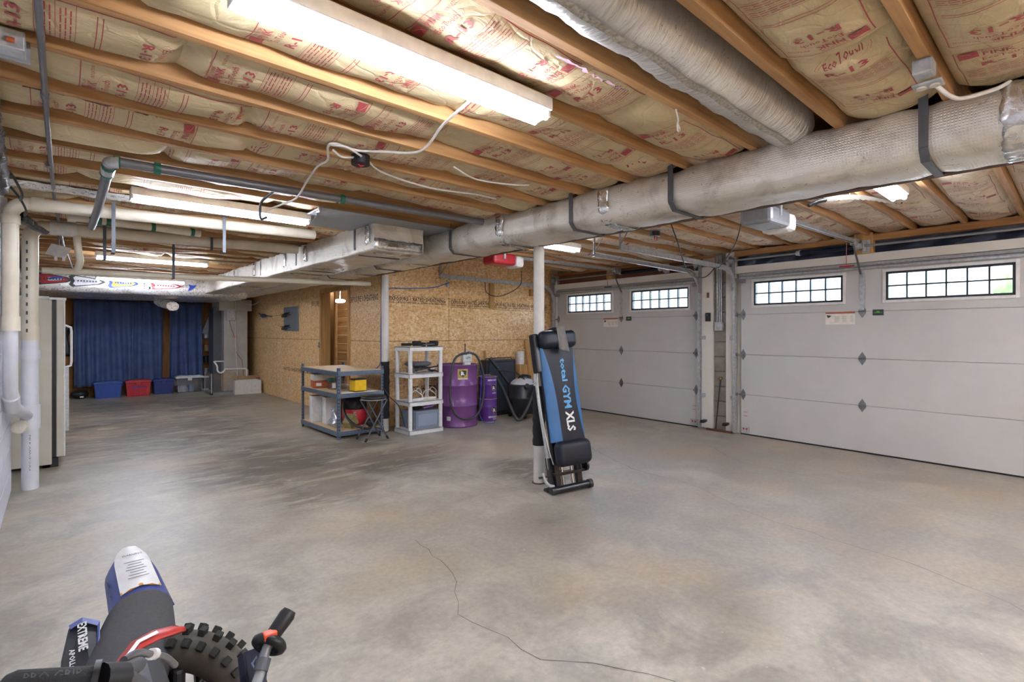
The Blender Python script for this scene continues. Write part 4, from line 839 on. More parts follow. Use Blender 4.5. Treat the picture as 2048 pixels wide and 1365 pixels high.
def bin_(label, x, y, w, d, h, mat, lid=None, rz=0, clear=False, name='storage_bin', grp='plastic storage bins on the floor'):
    t = thing(name, label, 'storage bin', (x, y, 0), rz, grp)
    with local(t):
        tp = .9; q = [(-w/2*tp, -d/2*tp), (w/2*tp, -d/2*tp), (w/2*tp, d/2*tp), (-w/2*tp, d/2*tp)]; o = [(a/tp, b/tp) for a, b in q]
        mb = M(); mb.add([(a, b, 0) for a, b in q]+[(a, b, h*.86) for a, b in o], [(3, 2, 1, 0), (0, 1, 5, 4), (1, 2, 6, 5), (2, 3, 7, 6), (3, 0, 4, 7)]); P('tub', mb, mat, t, solid=.004, bevel=0)
        P('rim', M().box(-w/2-.01, w/2+.01, -d/2-.01, d/2+.01, h*.84, h*.88), mat, t, bevel=.004)
        P('lid', M().box(-w/2-.015, w/2+.015, -d/2-.015, d/2+.015, h*.89, h).box(-w/2+.03, w/2-.03, -d/2+.03, d/2-.03, h, h+.012), lid or mat, t, bevel=.006)
        for k in range(4): P('rib', M().box(-w/2*.8+k*w*.25, -w/2*.8+k*w*.25+.012, -d/2*.98, -d/2*.88, .02, h*.8), mat, t)
        P('latch', M().box(-.04, .04, -d/2-.024, -d/2-.01, h*.75, h*.95), lid or mat, t, bevel=.003)
    return t
bin_('blue storage bin on the floor under the left curtain', .80, 13.5, .44, .4, .33, BLUEP)
rb = bin_('red storage bin between the two blue ones', 1.30, 13.48, .42, .4, .33, REDP)
bin_('darker blue storage bin right of the red one', 1.76, 13.6, .36, .4, .32, plain('deep_blue', '#26357a', .4))
cb_ = bin_('clear storage bin with a white lid and purple latch', 2.25, 13.62, .50, .42, .36, CLEARP, WPLAST)
st = M(); put_text(st, 'Rubbermaid', (1.30, 13.275, .2), (1, 0, 0), (0, 0, 1), .22, .04, .02); P('bin_print', st, SBLU, rb)
P('paper_stack', M().box(2.03, 2.22, 13.5, 13.7, .01, .10).box(2.04, 2.21, 13.52, 13.68, .10, .15), WPLAST, None, 'stack of white papers inside the clear bin', 'papers', bevel=.003)
P('paper_stack', M().box(2.25, 2.33, 13.46, 13.6, .01, .16), plain('pale_blue_box', '#a9c0dc', .6), None, 'pale blue box inside the clear bin', 'box', bevel=.003)
t = thing('picture_frame', 'cream picture frame leaning behind the clear bin', 'picture frame', (2.62, 13.7, 0)); P('frame', M().box(2.5, 2.54, 13.66, 13.69, .0, .33).box(2.74, 2.78, 13.66, 13.69, 0, .33).box(2.5, 2.78, 13.66, 13.69, 0, .04).box(2.5, 2.78, 13.66, 13.69, .29, .33), KNOB, t, bevel=.004); P('print', M().box(2.54, 2.74, 13.675, 13.685, .04, .29), DGREY, t)
t = thing('narrow_shelf', 'narrow dark shelf crammed with odds and ends right of the curtains', 'shelf', (2.66, 13.75, 0), )
for x in (2.54, 2.8): P('side', M().box(x-.008, x+.008, 13.72, 13.88, 0, 1.25), DGREY, t)
for z in (.36, .62, .9, 1.2): P('shelf_board', M().box(2.54, 2.8, 13.72, 13.88, z, z+.015), DGREY, t)
for k, (z, m, lab) in enumerate(((.375, GALVD, 'grey tin on the lowest board of the narrow shelf'), (.635, BLK, 'black box on the second board of the narrow shelf'), (.915, CARDB, 'brown jar on the third board of the narrow shelf'), (1.215, GALV, 'silver tin on top of the narrow shelf'))):
    P('tin', M().cyl((2.64, 13.79, z), .055, .12+.03*(k % 2), 16).cyl((2.64, 13.79, z+.12+.03*(k % 2)), .058, .012, 16), m, None, lab, 'tin', 'tins on the narrow shelf')
P('metal_sheet', M().box(-.06, .06, -.003, .003, -.2, .2, Matrix.Translation((2.66, 13.7, 1.5)) @ Matrix.Rotation(.35, 4, 'Y')), GALVD, None, 'grey metal strip leaning on top of the narrow shelf', 'metal strip')
t = thing('dark_bag', 'dark bundle at the foot of the left curtain', 'bag', (.35, 13.6, 0)); P('body', M().sphere((.36, 13.62, .09), .13, 14, (1.2, 1, .7)), BLK, t); P('tag', M().box(.36, .42, 13.47, 13.48, .03, .06), WPLAST, t)
P('jacket', M().grid([[(.02+.03*math.sin(j*.8+i*.5)+.05*i, 13.87+.02*math.cos(j+i), 1.5-.08*j) for i in range(5)] for j in range(9)]), BLK, None, 'black jacket hanging behind the freezer door', 'jacket', solid=.02)
# round foil elbow below the cross duct
t = thing('duct_elbow', 'crumpled silver duct end hanging below the far duct', 'duct', (1.63, 12.6, 1.9)); mb = M(); rows = []
for i in range(9): rows.append([(1.60+.02*i+(.13-.003*i)*math.cos(a)+random.uniform(-.006, .006), 12.5-.03*i, 1.97-.012*i+(.12)*math.sin(a)*.8+random.uniform(-.006, .006)) for a in [2*PI*j/18 for j in range(18)]])
mb.grid(rows, True, True); mb.add(rows[-1], [tuple(range(18))]); P('sleeve', mb, FOIL2, t)
# air handler cabinet
t = thing('air_handler', 'tall grey sheet metal return plenum standing at the far corner', 'plenum', (3.0, 12.95, 0)); HVAC = plain('hvac_grey', '#b5b2ac', .5, .2, '#a6a29b', 3)
P('cabinet', M().box(2.78, 3.26, 12.72, 13.4, .5, 1.95), HVAC, t, bevel=.004); P('base_cabinet', M().box(2.77, 3.28, 12.71, 13.4, .04, .5), plain('hvac_beige', '#b8ab97', .5), t, bevel=.004); P('collar', M().box(2.68, 3.34, 12.68, 13.4, 1.83, 2.08), HVAC, t, bevel=.004)
P('side_door', M().box(2.62, 2.775, 12.95, 13.4, .04, 1.9), plain('dark_hvac', '#56595e', .5, .3), t, bevel=.004); P('control_box', M().box(2.82, 2.99, 12.64, 12.715, 1.62, 1.86), GALV, t, bevel=.004); P('foil_patch', M().box(2.95, 3.03, 12.71, 12.72, 1.22, 1.29), plain('copper_tape', '#c89a7c', .4, .5), t)
P('copper_line', M().tube(spline([(2.85, 12.7, 1.75), (2.93, 12.68, 1.4), (3.0, 12.68, 1.2), (3.02, 12.66, .9), (3.12, 12.62, .7), (3.14, 12.55, .35)]), .006, 6), plain('copper', '#96705e', .4, .6), t); P('white_line', M().tube([(3.0, 12.68, 2.05), (3.0, 12.68, 1.2), (3.03, 12.62, .35)], .008, 6), CABLE, t)
P('cable', M().tube(spline([(3.05, 12.6, 2.08), (3.15, 12.5, 1.98), (3.3, 12.4, 1.97), (3.4, 12.2, 2.05)]), .008, 6), CABLE, None, 'white cable drooping under the duct near the far corner', 'cable')
t = thing('aquarium', 'empty glass aquarium on the floor at the far corner', 'aquarium', (2.6, 12.9, 0))
P('bottom_frame', M().box(2.48, 2.98, 12.45, 12.6, 0, .05).box(2.48, 2.52, 12.45, 13.1, 0, .05).box(2.52, 2.98, 12.6, 13.1, .01, .03), plain('tank_frame', '#8d8f8c', .5), t, bevel=.003)
for a in ((2.48, 2.485, 12.45, 13.1), (2.975, 2.98, 12.45, 13.1), (2.48, 2.98, 12.45, 12.455), (2.48, 2.98, 13.095, 13.1)): P('glass_side', M().box(*a, .03, .46), GLASS, t)
for x, y in ((2.485, 12.455), (2.975, 12.455), (2.485, 13.095)): P('edge', M().box(x-.006, x+.006, y-.006, y+.006, .03, .46), GALV, t)
t = thing('drain_trap', 'white drain trap and pipe over the cardboard box', 'pipe', (2.75, 12.4, .5))
P('pipe_run', M().tube(spline([(2.55, 12.55, .72), (2.6, 12.5, .62), (2.61, 12.5, .52), (2.66, 12.48, .47), (2.72, 12.46, .50), (2.75, 12.45, .56)], 5), .017, 10), WPLAST, t); P('pipe_run', M().tube([(2.74, 12.45, .55), (3.12, 12.32, .55), (3.14, 12.32, .53), (3.14, 12.32, .38)], .015, 10), WPLAST, t); P('cross_pipe', M().tube([(2.55, 12.5, .72), (2.72, 12.45, .72)], .013, 8), WPLAST, t)
t = thing('cardboard_box', 'open white cardboard box on the floor by the strand board wall', 'box', (3.15, 12.3, 0), -.12)
with local(t):
    for a in ((-.26, .26, -.15, -.142), (-.26, .26, .142, .15), (-.26, -.252, -.15, .15), (.252, .26, -.15, .15)): P('side', M().box(*a, 0, .30), CARD, t)
    P('bottom', M().box(-.26, .26, -.15, .15, 0, .006), CARDB, t); P('flap', M().box(-.25, .25, -.008, .0, 0, .12, Matrix.Translation((0, .15, .3)) @ Matrix.Rotation(-.9, 4, 'X')), CARDB, t)
P('red_rag', M().sphere((3.36, 12.28, .33), .035, 10, (1.3, 1, .6)), SRED, None, 'small red rag on the right edge of the white cardboard box', 'rag')
# things on the partition
t = thing('slat_panel', 'grey slatted metal panel on the strand board partition', 'wall panel', (3.45, 10.4, 1.4)); SL = plain('slat_grey', '#9fa6ae', .4, .5)
P('sheet', M().box(3.449, 3.46, 9.99, 10.82, 1.37, 1.85), SL, t, bevel=.002)
for k in range(16): P('slat', M().box(3.441, 3.449, 10.0, 10.81, 1.385+k*.029, 1.385+k*.029+.016), SL, t)
for z in (1.70, 1.45):
    t = thing('tool_hook', 'black wire tool hooks at the %s of the grey slatted panel' % ('upper left' if z > 1.6 else 'lower left'), 'hook', (3.42, 10.6, z), group='black wire hooks')
    for dy in (0, .1, .2): P('prong', M().tube(spline([(3.44, 10.45+dy, z+.04), (3.38, 10.45+dy, z), (3.36, 10.46+dy, z-.03), (3.38, 10.5+dy, z-.05), (3.42, 10.53+dy, z-.02)], 4), .008, 6), BLK, t)
    P('bar', M().tube([(3.43, 10.4, z), (3.43, 10.95, z+.02)], .007, 6), BLK, t)
t = thing('bike_hanger', 'small dark clamp tool hanging on the partition left of the slatted panel', 'hanger', (3.4, 11.9, 1.7)); P('arm', M().tube([(3.44, 12.5, 1.78), (3.38, 12.1, 1.73)], .012, 6), BLK, t); P('body', M().sphere((3.38, 11.95, 1.71), .06, 12, (1, 2.0, .8)), plain('dark_blue_tool', '#3a3f58', .4), t); P('hook', M().tube([(3.40, 11.85, 1.71), (3.45, 11.6, 1.69)], .01, 6), BLK, t)
P('outlet_plate', M().box(3.450, 3.461, 10.44, 10.53, .33, .45).box(3.446, 3.45, 10.465, 10.505, .36, .42), KNOB, None, 'cream outlet plate low on the partition', 'outlet', bevel=.002)
P('door_latch', M().box(3.425, 3.44, 8.9, 8.94, 1.08, 1.18).box(3.41, 3.425, 8.9, 8.94, 1.10, 1.12), GALVD, None, 'small steel latch on the doorway trim', 'latch', bevel=.002)
t = thing('ceiling_lamp', 'lit lamp glimpsed through the doorway', 'ceiling light', (4.1, 8.9, 2.1)); P('globe', M().sphere((4.2, 9.83, 1.97), .075, 14, (1.4, 1.2, .5)), MATS['lit_tube'], t); P('stem', M().tube([(4.2, 9.83, 2.0), (4.2, 9.83, 2.36)], .012, 8), GALV, t)
# things on the wall facing us
P('wood_block', M().box(5.40, 5.50, 6.61, 6.651, 1.75, 2.17), WOODV, None, 'upright piece of lumber screwed to the wall above the drums', 'wood block', bevel=.003)
P('wood_block', M().box(6.33, 6.42, 6.61, 6.651, 2.0, 2.12), WOODV, None, 'small square of lumber on the wall right of the white post', 'wood block', bevel=.003)
t = thing('leaning_board', 'narrow wooden board leaning on the wall behind the shop vacuum', 'board', (6.1, 6.5, 0)); P('board', M().box(-.05, .05, -.01, .01, 0, 1.22, Matrix.Translation((6.25, 6.42, 0)) @ Matrix.Rotation(-.16, 4, 'X')), WOODV, t)
P('leaning_stick', M().box(-.02, .02, -.01, .01, 0, 1.05, Matrix.Translation((5.30, 6.52, 0)) @ Matrix.Rotation(-.1, 4, 'X')), WOODV, None, 'thin stick of lumber rising behind the black storage case', 'stick')
P('paper_roll', M().cyl((5.98, 6.5, .80), .07, .22, 18), WPLAST, None, 'white paper roll standing on the wooden block behind the shop vacuum', 'paper roll', bevel=.004)
P('block_stack', M().box(5.90, 6.08, 6.42, 6.6, 0, .8), WOODV, None, 'upright wooden block behind the shop vacuum', 'wood block', bevel=.004)
P('hose_bracket', M().box(4.55, 4.585, 6.62, 6.651, 2.05, 2.16).box(4.555, 4.58, 6.60, 6.62, 2.10, 2.14), GALV, None, 'small steel bracket high on the strand board wall', 'bracket', bevel=.002)
BCORD = plain('blue_cord', '#2d62b0', .5)
P('cord', M().tube(spline([(4.55, 6.56, 2.12), (4.2, 6.5, 2.02), (3.7, 6.4, 1.97), (3.40, 6.46, 1.93), (3.37, 6.5, 1.6), (3.36, 6.5, 1.1), (3.37, 6.52, .95), (3.32, 6.5, .87), (3.22, 6.5, .83)]), .007, 6), BCORD, None, 'blue cord running down the corner beside the far post', 'cord')
P('cord', M().tube(spline([(3.43, 6.60, 2.33), (3.42, 6.58, 1.6), (3.42, 6.58, 1.1), (3.42, 6.60, .01)]), .008, 6), GREEN, None, 'green cord hanging straight down the corner board', 'cord')
P('wire', M().tube(spline([(5.55, 6.0, 2.33), (5.6, 6.1, 2.1), (5.5, 6.45, 1.95), (5.35, 6.62, 2.0), (5.3, 6.62, 2.18)]), .006, 6), BLK, None, 'black wire looping behind the back opener to the lumber piece', 'wire')

# ------------------------------------------------------------------ grey rack and what it holds
RB = plain('rack_blue_grey', '#66758a', .35, .5); X0, X1, Y0, Y1 = 2.63, 3.25, 6.22, 7.48
t = thing('steel_rack', 'low blue grey steel rack with three particle board shelves', 'shelving rack', (2.94, 6.85, 0))
for x, y in ((X0, Y0), (X1, Y0), (X0, Y1), (X1, Y1)):
    sx = 1 if x == X0 else -1; sy = 1 if y == Y0 else -1
    po = P('post', M().box(min(x, x+.035*sx), max(x, x+.035*sx), y-.0015, y+.0015, 0, .9).box(x-.0015, x+.0015, min(y, y+.035*sy), max(y, y+.035*sy), 0, .9), RB, t)
    mb = M()
    for k in range(21): z = .03+k*.042; mb.box(x+.012*sx-.004, x+.012*sx+.008, y-.0028, y-.0012, z, z+.018); mb.box(x-.0028, x-.0012, y+.010*sy-.005, y+.010*sy+.008, z, z+.018)
    P('slots', mb, BLK, po, kind='stuff')
for z, th in ((.80, 0), (.52, 0), (.045, 0)):
    P('beam', M().box(X0, X1, Y0-.012, Y0+.01, z, z+.055).box(X0+.02, X1-.02, Y0-.018, Y0-.010, z+.015, z+.035), RB, t, bevel=.002); P('beam', M().box(X0, X1, Y1-.01, Y1+.012, z, z+.055), RB, t, bevel=.002)
    P('beam', M().box(X0-.012, X0+.01, Y0, Y1, z, z+.055), RB, t, bevel=.002); P('beam', M().box(X1-.01, X1+.012, Y0, Y1, z, z+.055), RB, t, bevel=.002)
    P('shelf_board', M().box(X0+.01, X1-.01, Y0+.01, Y1-.01, z+.042, z+.058), PBOARD, t)
ZS = .578; ZL = .103
t = thing('tackle_box', 'orange and white tackle box on the middle shelf of the grey rack', 'toolbox', (2.83, 7.15, ZS), -.2)
with local(t):
    P('base', M().box(-.17, .17, -.11, .11, 0, .10), ORANGE, t, bevel=.012); P('lid', M().box(-.175, .175, -.115, .115, .10, .19), KNOB, t, bevel=.02); P('tray_top', M().box(-.16, -.02, -.1, .1, .19, .205), plain('smoke', '#4a4a44', .3), t, bevel=.004)
    P('latch', M().box(.04, .09, -.122, -.112, .06, .13), BLK, t); P('handle', M().tube([(-.06, 0, .19), (-.05, 0, .225), (.05, 0, .225), (.06, 0, .19)], .008, 8), BLK, t); P('sticker', M().box(-.13, -.06, -.1115, -.109, .03, .07), WPLAST, t)
t = thing('screw_jar', 'clear tub with a teal lid on the middle shelf of the grey rack', 'jar', (2.79, 6.78, ZS)); P('tub', M().box(2.74, 2.84, 6.73, 6.83, ZS, ZS+.12), CLEARP, t, bevel=.012); P('lid', M().box(2.735, 2.845, 6.725, 6.835, ZS+.12, ZS+.145), TEAL, t, bevel=.01)
P('label', M().box(2.765, 2.815, 6.727, 6.73, ZS+.02, ZS+.09), WPLAST, t)
P('clear_container', M().box(2.86, 2.97, 6.72, 6.86, ZS, ZS+.15).box(2.855, 2.975, 6.715, 6.865, ZS+.15, ZS+.165), CLEARP, None, 'clear plastic container behind the front post of the grey rack', 'container', bevel=.008)
t = thing('yellow_case', 'bright yellow case with a black lid edge on the middle shelf', 'toolbox', (2.96, 6.36, ZS), .12)
with local(t): P('body', M().box(-.085, .085, -.07, .07, .0, .15), YELLOW, t, bevel=.008); P('lid', M().box(-.08, .08, -.065, .065, .15, .165), BLK, t, bevel=.006); P('base_trim', M().box(-.087, .087, -.072, .072, 0, .012), BLK, t); P('side_plate', M().box(.085, .089, -.055, .055, .02, .13), plain('dark_ochre', '#7a6524', .5), t)
P('paper_sheet', M().box(2.70, 2.85, 6.26, 6.45, ZS, ZS+.004), WPLAST, None, 'loose white paper on the middle shelf near the front post', 'paper'); P('paper_sheet', M().box(3.0, 3.16, 6.24, 6.36, ZS, ZS+.003), WPLAST, None, 'loose white paper right of the yellow case', 'paper')
for k, (x, y, w, lab) in enumerate(((2.72, 7.18, .13, 'left plain white box on the lowest shelf of the rack'), (2.80, 6.92, .15, 'right plain white box on the lowest shelf of the rack'))):
    t = thing('white_carton', lab, 'box', (x, y, ZL), -.1, 'white cartons on the lowest shelf')
    with local(t): P('body', M().box(-.07, .10, -w/2, w/2, 0, .36), plain('carton_white', '#dedddb', .6), t, bevel=.004); P('flap', M().box(-.07, .10, -w/2, w/2, .361, .366), CARDB, t)
t = thing('plastic_sheet_bundle', 'crumpled clear plastic sleeve slanting off the lowest shelf', 'plastic bag', (2.68, 6.5, ZL)); mb = M()
mb.grid([[(2.70+.10*i/6-.05*j/5, 6.72-.34*j/5+.03*math.sin(i*2+j), ZL+.02+.26*(i/6)*(1-j/5)+.01*math.sin(i*3)) for i in range(7)] for j in range(6)]); P('sleeve', mb, CLEARP, t, solid=.002)
P('cutoff_board', M().box(2.9, 3.2, 7.1, 7.4, ZL, ZL+.34), CARDB, None, 'brown carton at the back of the lowest shelf', 'box', bevel=.004)
t = thing('red_vacuum', 'small red shop vacuum with black head on the lowest shelf', 'vacuum', (3.02, 6.62, ZL))
P('tank', M().lathe([(0, 0), (.13, 0), (.16, .08), (.165, .2), (.15, .23)], (3.03, 6.62, ZL), 28), REDP, t); P('head', M().lathe([(.16, .22), (.165, .25), (.15, .32), (.11, .38), (.05, .41), (0, .415)], (3.03, 6.62, ZL), 28), BLK, t)
P('handle', M().tube(arc((3.03, 6.62, ZL+.38), .07, 0, PI, 10, (1, 0, 0), (0, 0, 1)), .012, 8), BLK, t)
def on_cyl(cx, cy, r): return lambda p: Vector((cx+r*math.sin((p.x-cx)/r), cy-r*math.cos((p.x-cx)/r), p.z))
st = M(); put_text(st, '5', (2.965, 6.45, ZL+.155), (1, 0, 0), (0, 0, 1), .038, .06, .02, .0, on_cyl(3.03, 6.62, .166)); P('number', st, WPLAST, t, label='white figure 5')
for k in range(3): P('caster', M().sphere((3.03+.13*math.cos(k*2.1-.5), 6.62+.13*math.sin(k*2.1-2.2), ZL+.012), .02, 8), BLK, t)
P('vacuum_hose', M().tube(spline([(2.88, 6.60, ZL+.30), (2.80, 6.40, ZL+.18), (2.82, 6.17, ZL+.08), (2.95, 6.12, ZL+.02), (3.05, 6.14, ZL+.03), (3.18, 6.17, ZL+.1)]), .016, 10), BLK, None, 'black hose of the red vacuum sagging over the front edge', 'hose')
t = thing('plastic_scoop', 'olive plastic scoop tipped on the lowest shelf', 'scoop', (2.88, 6.4, ZL)); mb = M(); Tt = Matrix.Translation((2.86, 6.39, ZL+.075)) @ Matrix.Rotation(.5, 4, 'Z') @ Matrix.Rotation(1.0, 4, 'Y')
OL = plain('olive_plastic', '#9a905f', .5); mb.add([Tt @ Vector(p) for p in ((-.05, -.05, -.07), (.05, -.05, -.07), (.05, .05, -.07), (-.05, .05, -.07), (-.075, -.065, .08), (.075, -.065, .08), (.075, .065, .08), (-.075, .065, .08))], [(3, 2, 1, 0), (0, 1, 5, 4), (1, 2, 6, 5), (2, 3, 7, 6), (3, 0, 4, 7)]); P('tub', mb, OL, t, solid=.004)
P('black_bag', M().sphere((3.12, 6.32, ZL+.055), .06, 10, (1.2, .9, .9)), BLK, None, 'small black bundle at the right of the lowest shelf', 'bag')
# folding stool
t = thing('folding_stool', 'black folding stool with round padded seat before the grey rack', 'stool', (2.99, 6.0, 0)); sx_, sy_ = 3.0, 6.0
P('seat', M().lathe([(0, .50), (.13, .50), (.155, .515), (.155, .54), (.13, .555), (0, .56)], (sx_, sy_, 0), 28), plain('black_vinyl', '#232326', .3), t); P('seat_rim', M().tube(arc((sx_, sy_, .505), .152, 0, 2*PI, 28), .008, 6), GALVD, t)
for k, (a, b) in enumerate((((2.87, 5.90, .5), (3.15, 5.90, 0)), ((2.87, 6.10, .5), (3.15, 6.12, 0)), ((3.13, 5.89, .5), (2.83, 5.88, 0)), ((3.13, 6.11, .5), (2.83, 6.12, 0)))):
    lg = P('leg', M().tube([a, b], .010, 8), DGREY, t); P('foot', M().tube([Vector(b), Vector(b)+(Vector(a)-Vector(b))*.08], .014, 8), RUBBER, lg)
P('stretcher', M().tube([(2.89, 5.88, .12), (2.89, 6.12, .12)], .007, 6), DGREY, t); P('stretcher', M().tube([(3.09, 5.90, .12), (3.09, 6.12, .12)], .007, 6), DGREY, t)
P('cord', M().tube(spline([(3.25, 6.2, .60), (3.3, 6.15, .5), (3.42, 6.1, .35), (3.45, 6.0, .1)]), .006, 6), BLK, None, 'thin black cord hanging off the right rear corner of the rack', 'cord')
# white plastic shelf
a0x, a1x, a0y, a1y = 3.44, 3.97, 5.87, 6.27; t = thing('plastic_shelf', 'white plastic four tier shelf unit beside the purple drum', 'shelving rack', (3.70, 6.07, 0))
for x in (a0x+.03, a1x-.03):
    for y in (a0y+.03, a1y-.03): P('leg', M().tube([(x, y, 0), (x, y, 1.15)], .028, 12), WPLAST, t)
for z in (0.0, .375, .745, 1.10):
    P('shelf', M().box(a0x, a1x, a0y, a1y, z+.045, z+.057).box(a0x, a1x, a0y, a0y+.012, z, z+.057).box(a0x, a1x, a1y-.012, a1y, z, z+.057).box(a0x, a0x+.012, a0y, a1y, z, z+.057).box(a1x-.012, a1x, a0y, a1y, z, z+.057), WPLAST, t, bevel=.003)
zt = [.057, .432, .802, 1.157]
t = thing('pull_up_bar', 'black pull-up bar with foam grips lying on top of the white shelf', 'pull-up bar', (3.7, 5.98, zt[3])); zb_ = zt[3]+.03
P('bar', M().tube([(3.40, 6.0, zb_), (3.93, 6.0, zb_+.01)], .011, 10), BLK, t)
for x, r in ((3.63, .036), (3.90, .038)): P('foam_grip', M().tube([(x-.06, 6.0, zb_+.012), (x-.055, 6.0, zb_+.012), (x+.05, 6.0, zb_+.012), (x+.055, 6.0, zb_+.012)], [r*.8, r, r, r*.8], 14), BLACKF, t)
P('foam_grip', M().tube([(3.40, 6.0, zb_), (3.54, 6.0, zb_)], .019, 12), BLACKF, t)
for x in (3.72, 3.82): P('bracket', M().box(x-.006, x+.006, 5.93, 6.04, zt[3], zt[3]+.055), BLK, t, bevel=.002)
P('side_bar', M().tube([(3.68, 5.93, zb_), (3.86, 5.93, zb_)], .008, 8), DGREY, t)
P('seat_cushion', M().lathe([(0, 0), (.15, 0), (.18, .02), (.18, .04), (.15, .055), (0, .06)], (3.69, 6.07, zt[2]+.09), 26), plain('charcoal_cushion', '#5c5e63', .5), None, 'round charcoal disc on top of the folded bag, second tier', 'cushion')
t = thing('tool_bag', 'flat grey folded bag with straps on the second tier of the white shelf', 'bag', (3.74, 6.05, zt[2])); mb = M(); mb.grid([[(3.56+.37*i/10, 5.93+.24*j/6, zt[2]+.002+.075*math.sin(PI*i/10)**.3*math.sin(PI*(j+.5)/7)**.4+random.uniform(-.006, .006)) for j in range(7)] for i in range(11)])
P('body', mb, plain('grey_fabric', '#86847f', .8), t, solid=.004); P('strap', M().box(3.62, 3.66, 5.92, 6.1, zt[2]+.075, zt[2]+.082), DGREY, t); P('buckle', M().box(3.80, 3.86, 5.925, 5.94, zt[2]+.045, zt[2]+.075), WPLAST, t); P('binding', M().tube(spline([(3.56, 5.93, zt[2]+.04), (3.7, 5.91, zt[2]+.06), (3.92, 5.93, zt[2]+.085)]), .010, 6), BLK, t)
for k, (x, y, m, lab) in enumerate(((3.62, 5.98, WPLAST, 'white power strip at the left of the third tier'), (3.82, 6.0, KNOB, 'cream power strip at the right of the third tier'))):
    t = thing('power_strip', lab, 'power strip', (x, y, zt[1]), .2-.5*k, 'power strips on the third tier')
    with local(t):
        P('body', M().box(-.10, .10, -.025, .025, 0, .035), m, t, bevel=.006)
        for q in range(4): P('socket', M().box(-.08+q*.045, -.055+q*.045, -.012, .012, .034, .037), DGREY, t)
        P('cord', M().tube(spline([(-.10, 0, .02), (-.06, .03, .10), (0, .03, .135), (.06, .03, .10), (.10, 0, .05), (.06, -.03, .01), (-.04, -.05, .008)]), .006, 8), m, t)
        P('cord_loop', M().tube(spline([(.0, .03, .10), (.05, .04, .16), (.11, .04, .12), (.1, .03, .06)]), .005, 8), m, t)
t = thing('drawer_box', 'grey plastic drawer unit on the bottom tier of the white shelf', 'storage box', (3.72, 6.03, zt[0])); GD = plain('drawer_grey', '#7c8796', .45)
P('case', M().box(3.53, 3.93, 5.92, 6.24, zt[0], zt[0]+.24), GD, t, bevel=.006); P('front_frame', M().box(3.55, 3.93, 5.895, 5.92, zt[0]+.005, zt[0]+.04).box(3.55, 3.93, 5.895, 5.92, zt[0]+.20, zt[0]+.235).box(3.55, 3.59, 5.895, 5.92, zt[0]+.04, zt[0]+.20).box(3.89, 3.93, 5.895, 5.92, zt[0]+.04, zt[0]+.20), GD, t, bevel=.004); P('window', M().box(3.59, 3.89, 5.90, 5.91, zt[0]+.04, zt[0]+.20), FROST, t, label='frosted blue grey drawer front')
P('label', M().box(3.527, 3.53, 6.0, 6.06, zt[0]+.08, zt[0]+.13), WPLAST, t)
P('lilac_handle', M().tube(spline([(3.72, 5.98, zt[0]+.27), (3.76, 5.975, zt[0]+.275), (3.86, 5.975, zt[0]+.29), (3.90, 5.98, zt[0]+.305)]), .016, 10), plain('lilac_plastic', '#b48ce0', .4), None, 'lilac plastic handle lying on the drawer unit', 'handle')
P('black_pouch', M().sphere((3.66, 6.05, zt[0]+.27), .03, 10, (3.0, 2.0, 1)), BLK, None, 'black pouch lying on the drawer unit', 'pouch')
# ------------------------------------------------------------------ purple drums, vacuum, case
PUR = plain('purple_drum_paint', '#80508a', .26, .1, '#744681', 3); PUR2 = plain('purple_pail', '#6b3c98', .35, .0, '#553080', 6); GOLD = plain('gold_label', '#b9a05c', .45)
def shield(mb, c, w, h, mp, edge, inner, lettermi, cur):
    pts = [(-.5, .38), (-.2, .42), (0, .5), (.2, .42), (.5, .38), (.46, -.05), (.3, -.32), (0, -.5), (-.3, -.32), (-.46, -.05)]
    for s, mi, of in ((1, edge, .002), (.84, inner, .003)):
        mb.cur = mi; vs = [mp(Vector((c[0]+x*w*s, c[1]-of, c[2]+z*h*s))) for x, z in pts]; mb.add(vs, [tuple(range(10))[::-1]][::-1])
    mb.cur = lettermi
def on_cyl2(cx, cy, r, th0=0):   # label centred on angle th0, measured from straight at us
    def f(p):
        a = (p.x-cx)/r+th0; rr = r+(cy-p.y)*1.0; return Vector((cx+rr*math.sin(a), cy-rr*math.cos(a), p.z))
    return f
t = thing('oil_drum', 'large purple steel drum with a gold shield label', 'drum', (4.39, 6.13, 0)); cx, cy, R_ = 4.39, 6.13, .29
pf = [(0, .02), (R_-.01, .02), (R_-.01, 0), (R_+.004, 0), (R_+.004, .02), (R_-.002, .03), (R_-.002, .285), (R_+.008, .295), (R_+.008, .31), (R_-.002, .32), (R_-.002, .575), (R_+.008, .585), (R_+.008, .60), (R_-.002, .61), (R_-.002, .865), (R_+.004, .87), (R_+.004, .885), (R_-.01, .885), (R_-.012, .87), (0, .87)]
P('body', M().lathe(pf, (cx, cy, 0), 48), PUR, t); P('rim', M().tube(arc((cx, cy, .882), R_-.001, 0, 2*PI, 40), .006, 6), DGREY, t)
fw = on_cyl2(cx, cy, R_, -.35); mb = M(); S = .064
mb.cur = 0; mb.grid([[fw(Vector((cx-.075+.15*i/8, cy-.0015, .68+.15*j))) for j in (0, 1)] for i in range(9)]); shield(mb, (cx, cy, .765), .105, .105, fw, 1, 1, 2, 0)
put_text(mb, 'R', (cx, cy-.0045, .767), (1, 0, 0), (0, 0, 1), .062, .052, .04, 0, fw); mb.cur = 2; mb.grid([[fw(Vector((cx-.07+.14*i/8, cy-.0025, .685+.012*j))) for j in (0, 1)] for i in range(9)])
P('label', mb, [GOLD, BLK, WPLAST], t, label='gold square label with a black shield')
fw = on_cyl2(cx, cy, R_, .95); mb = M()
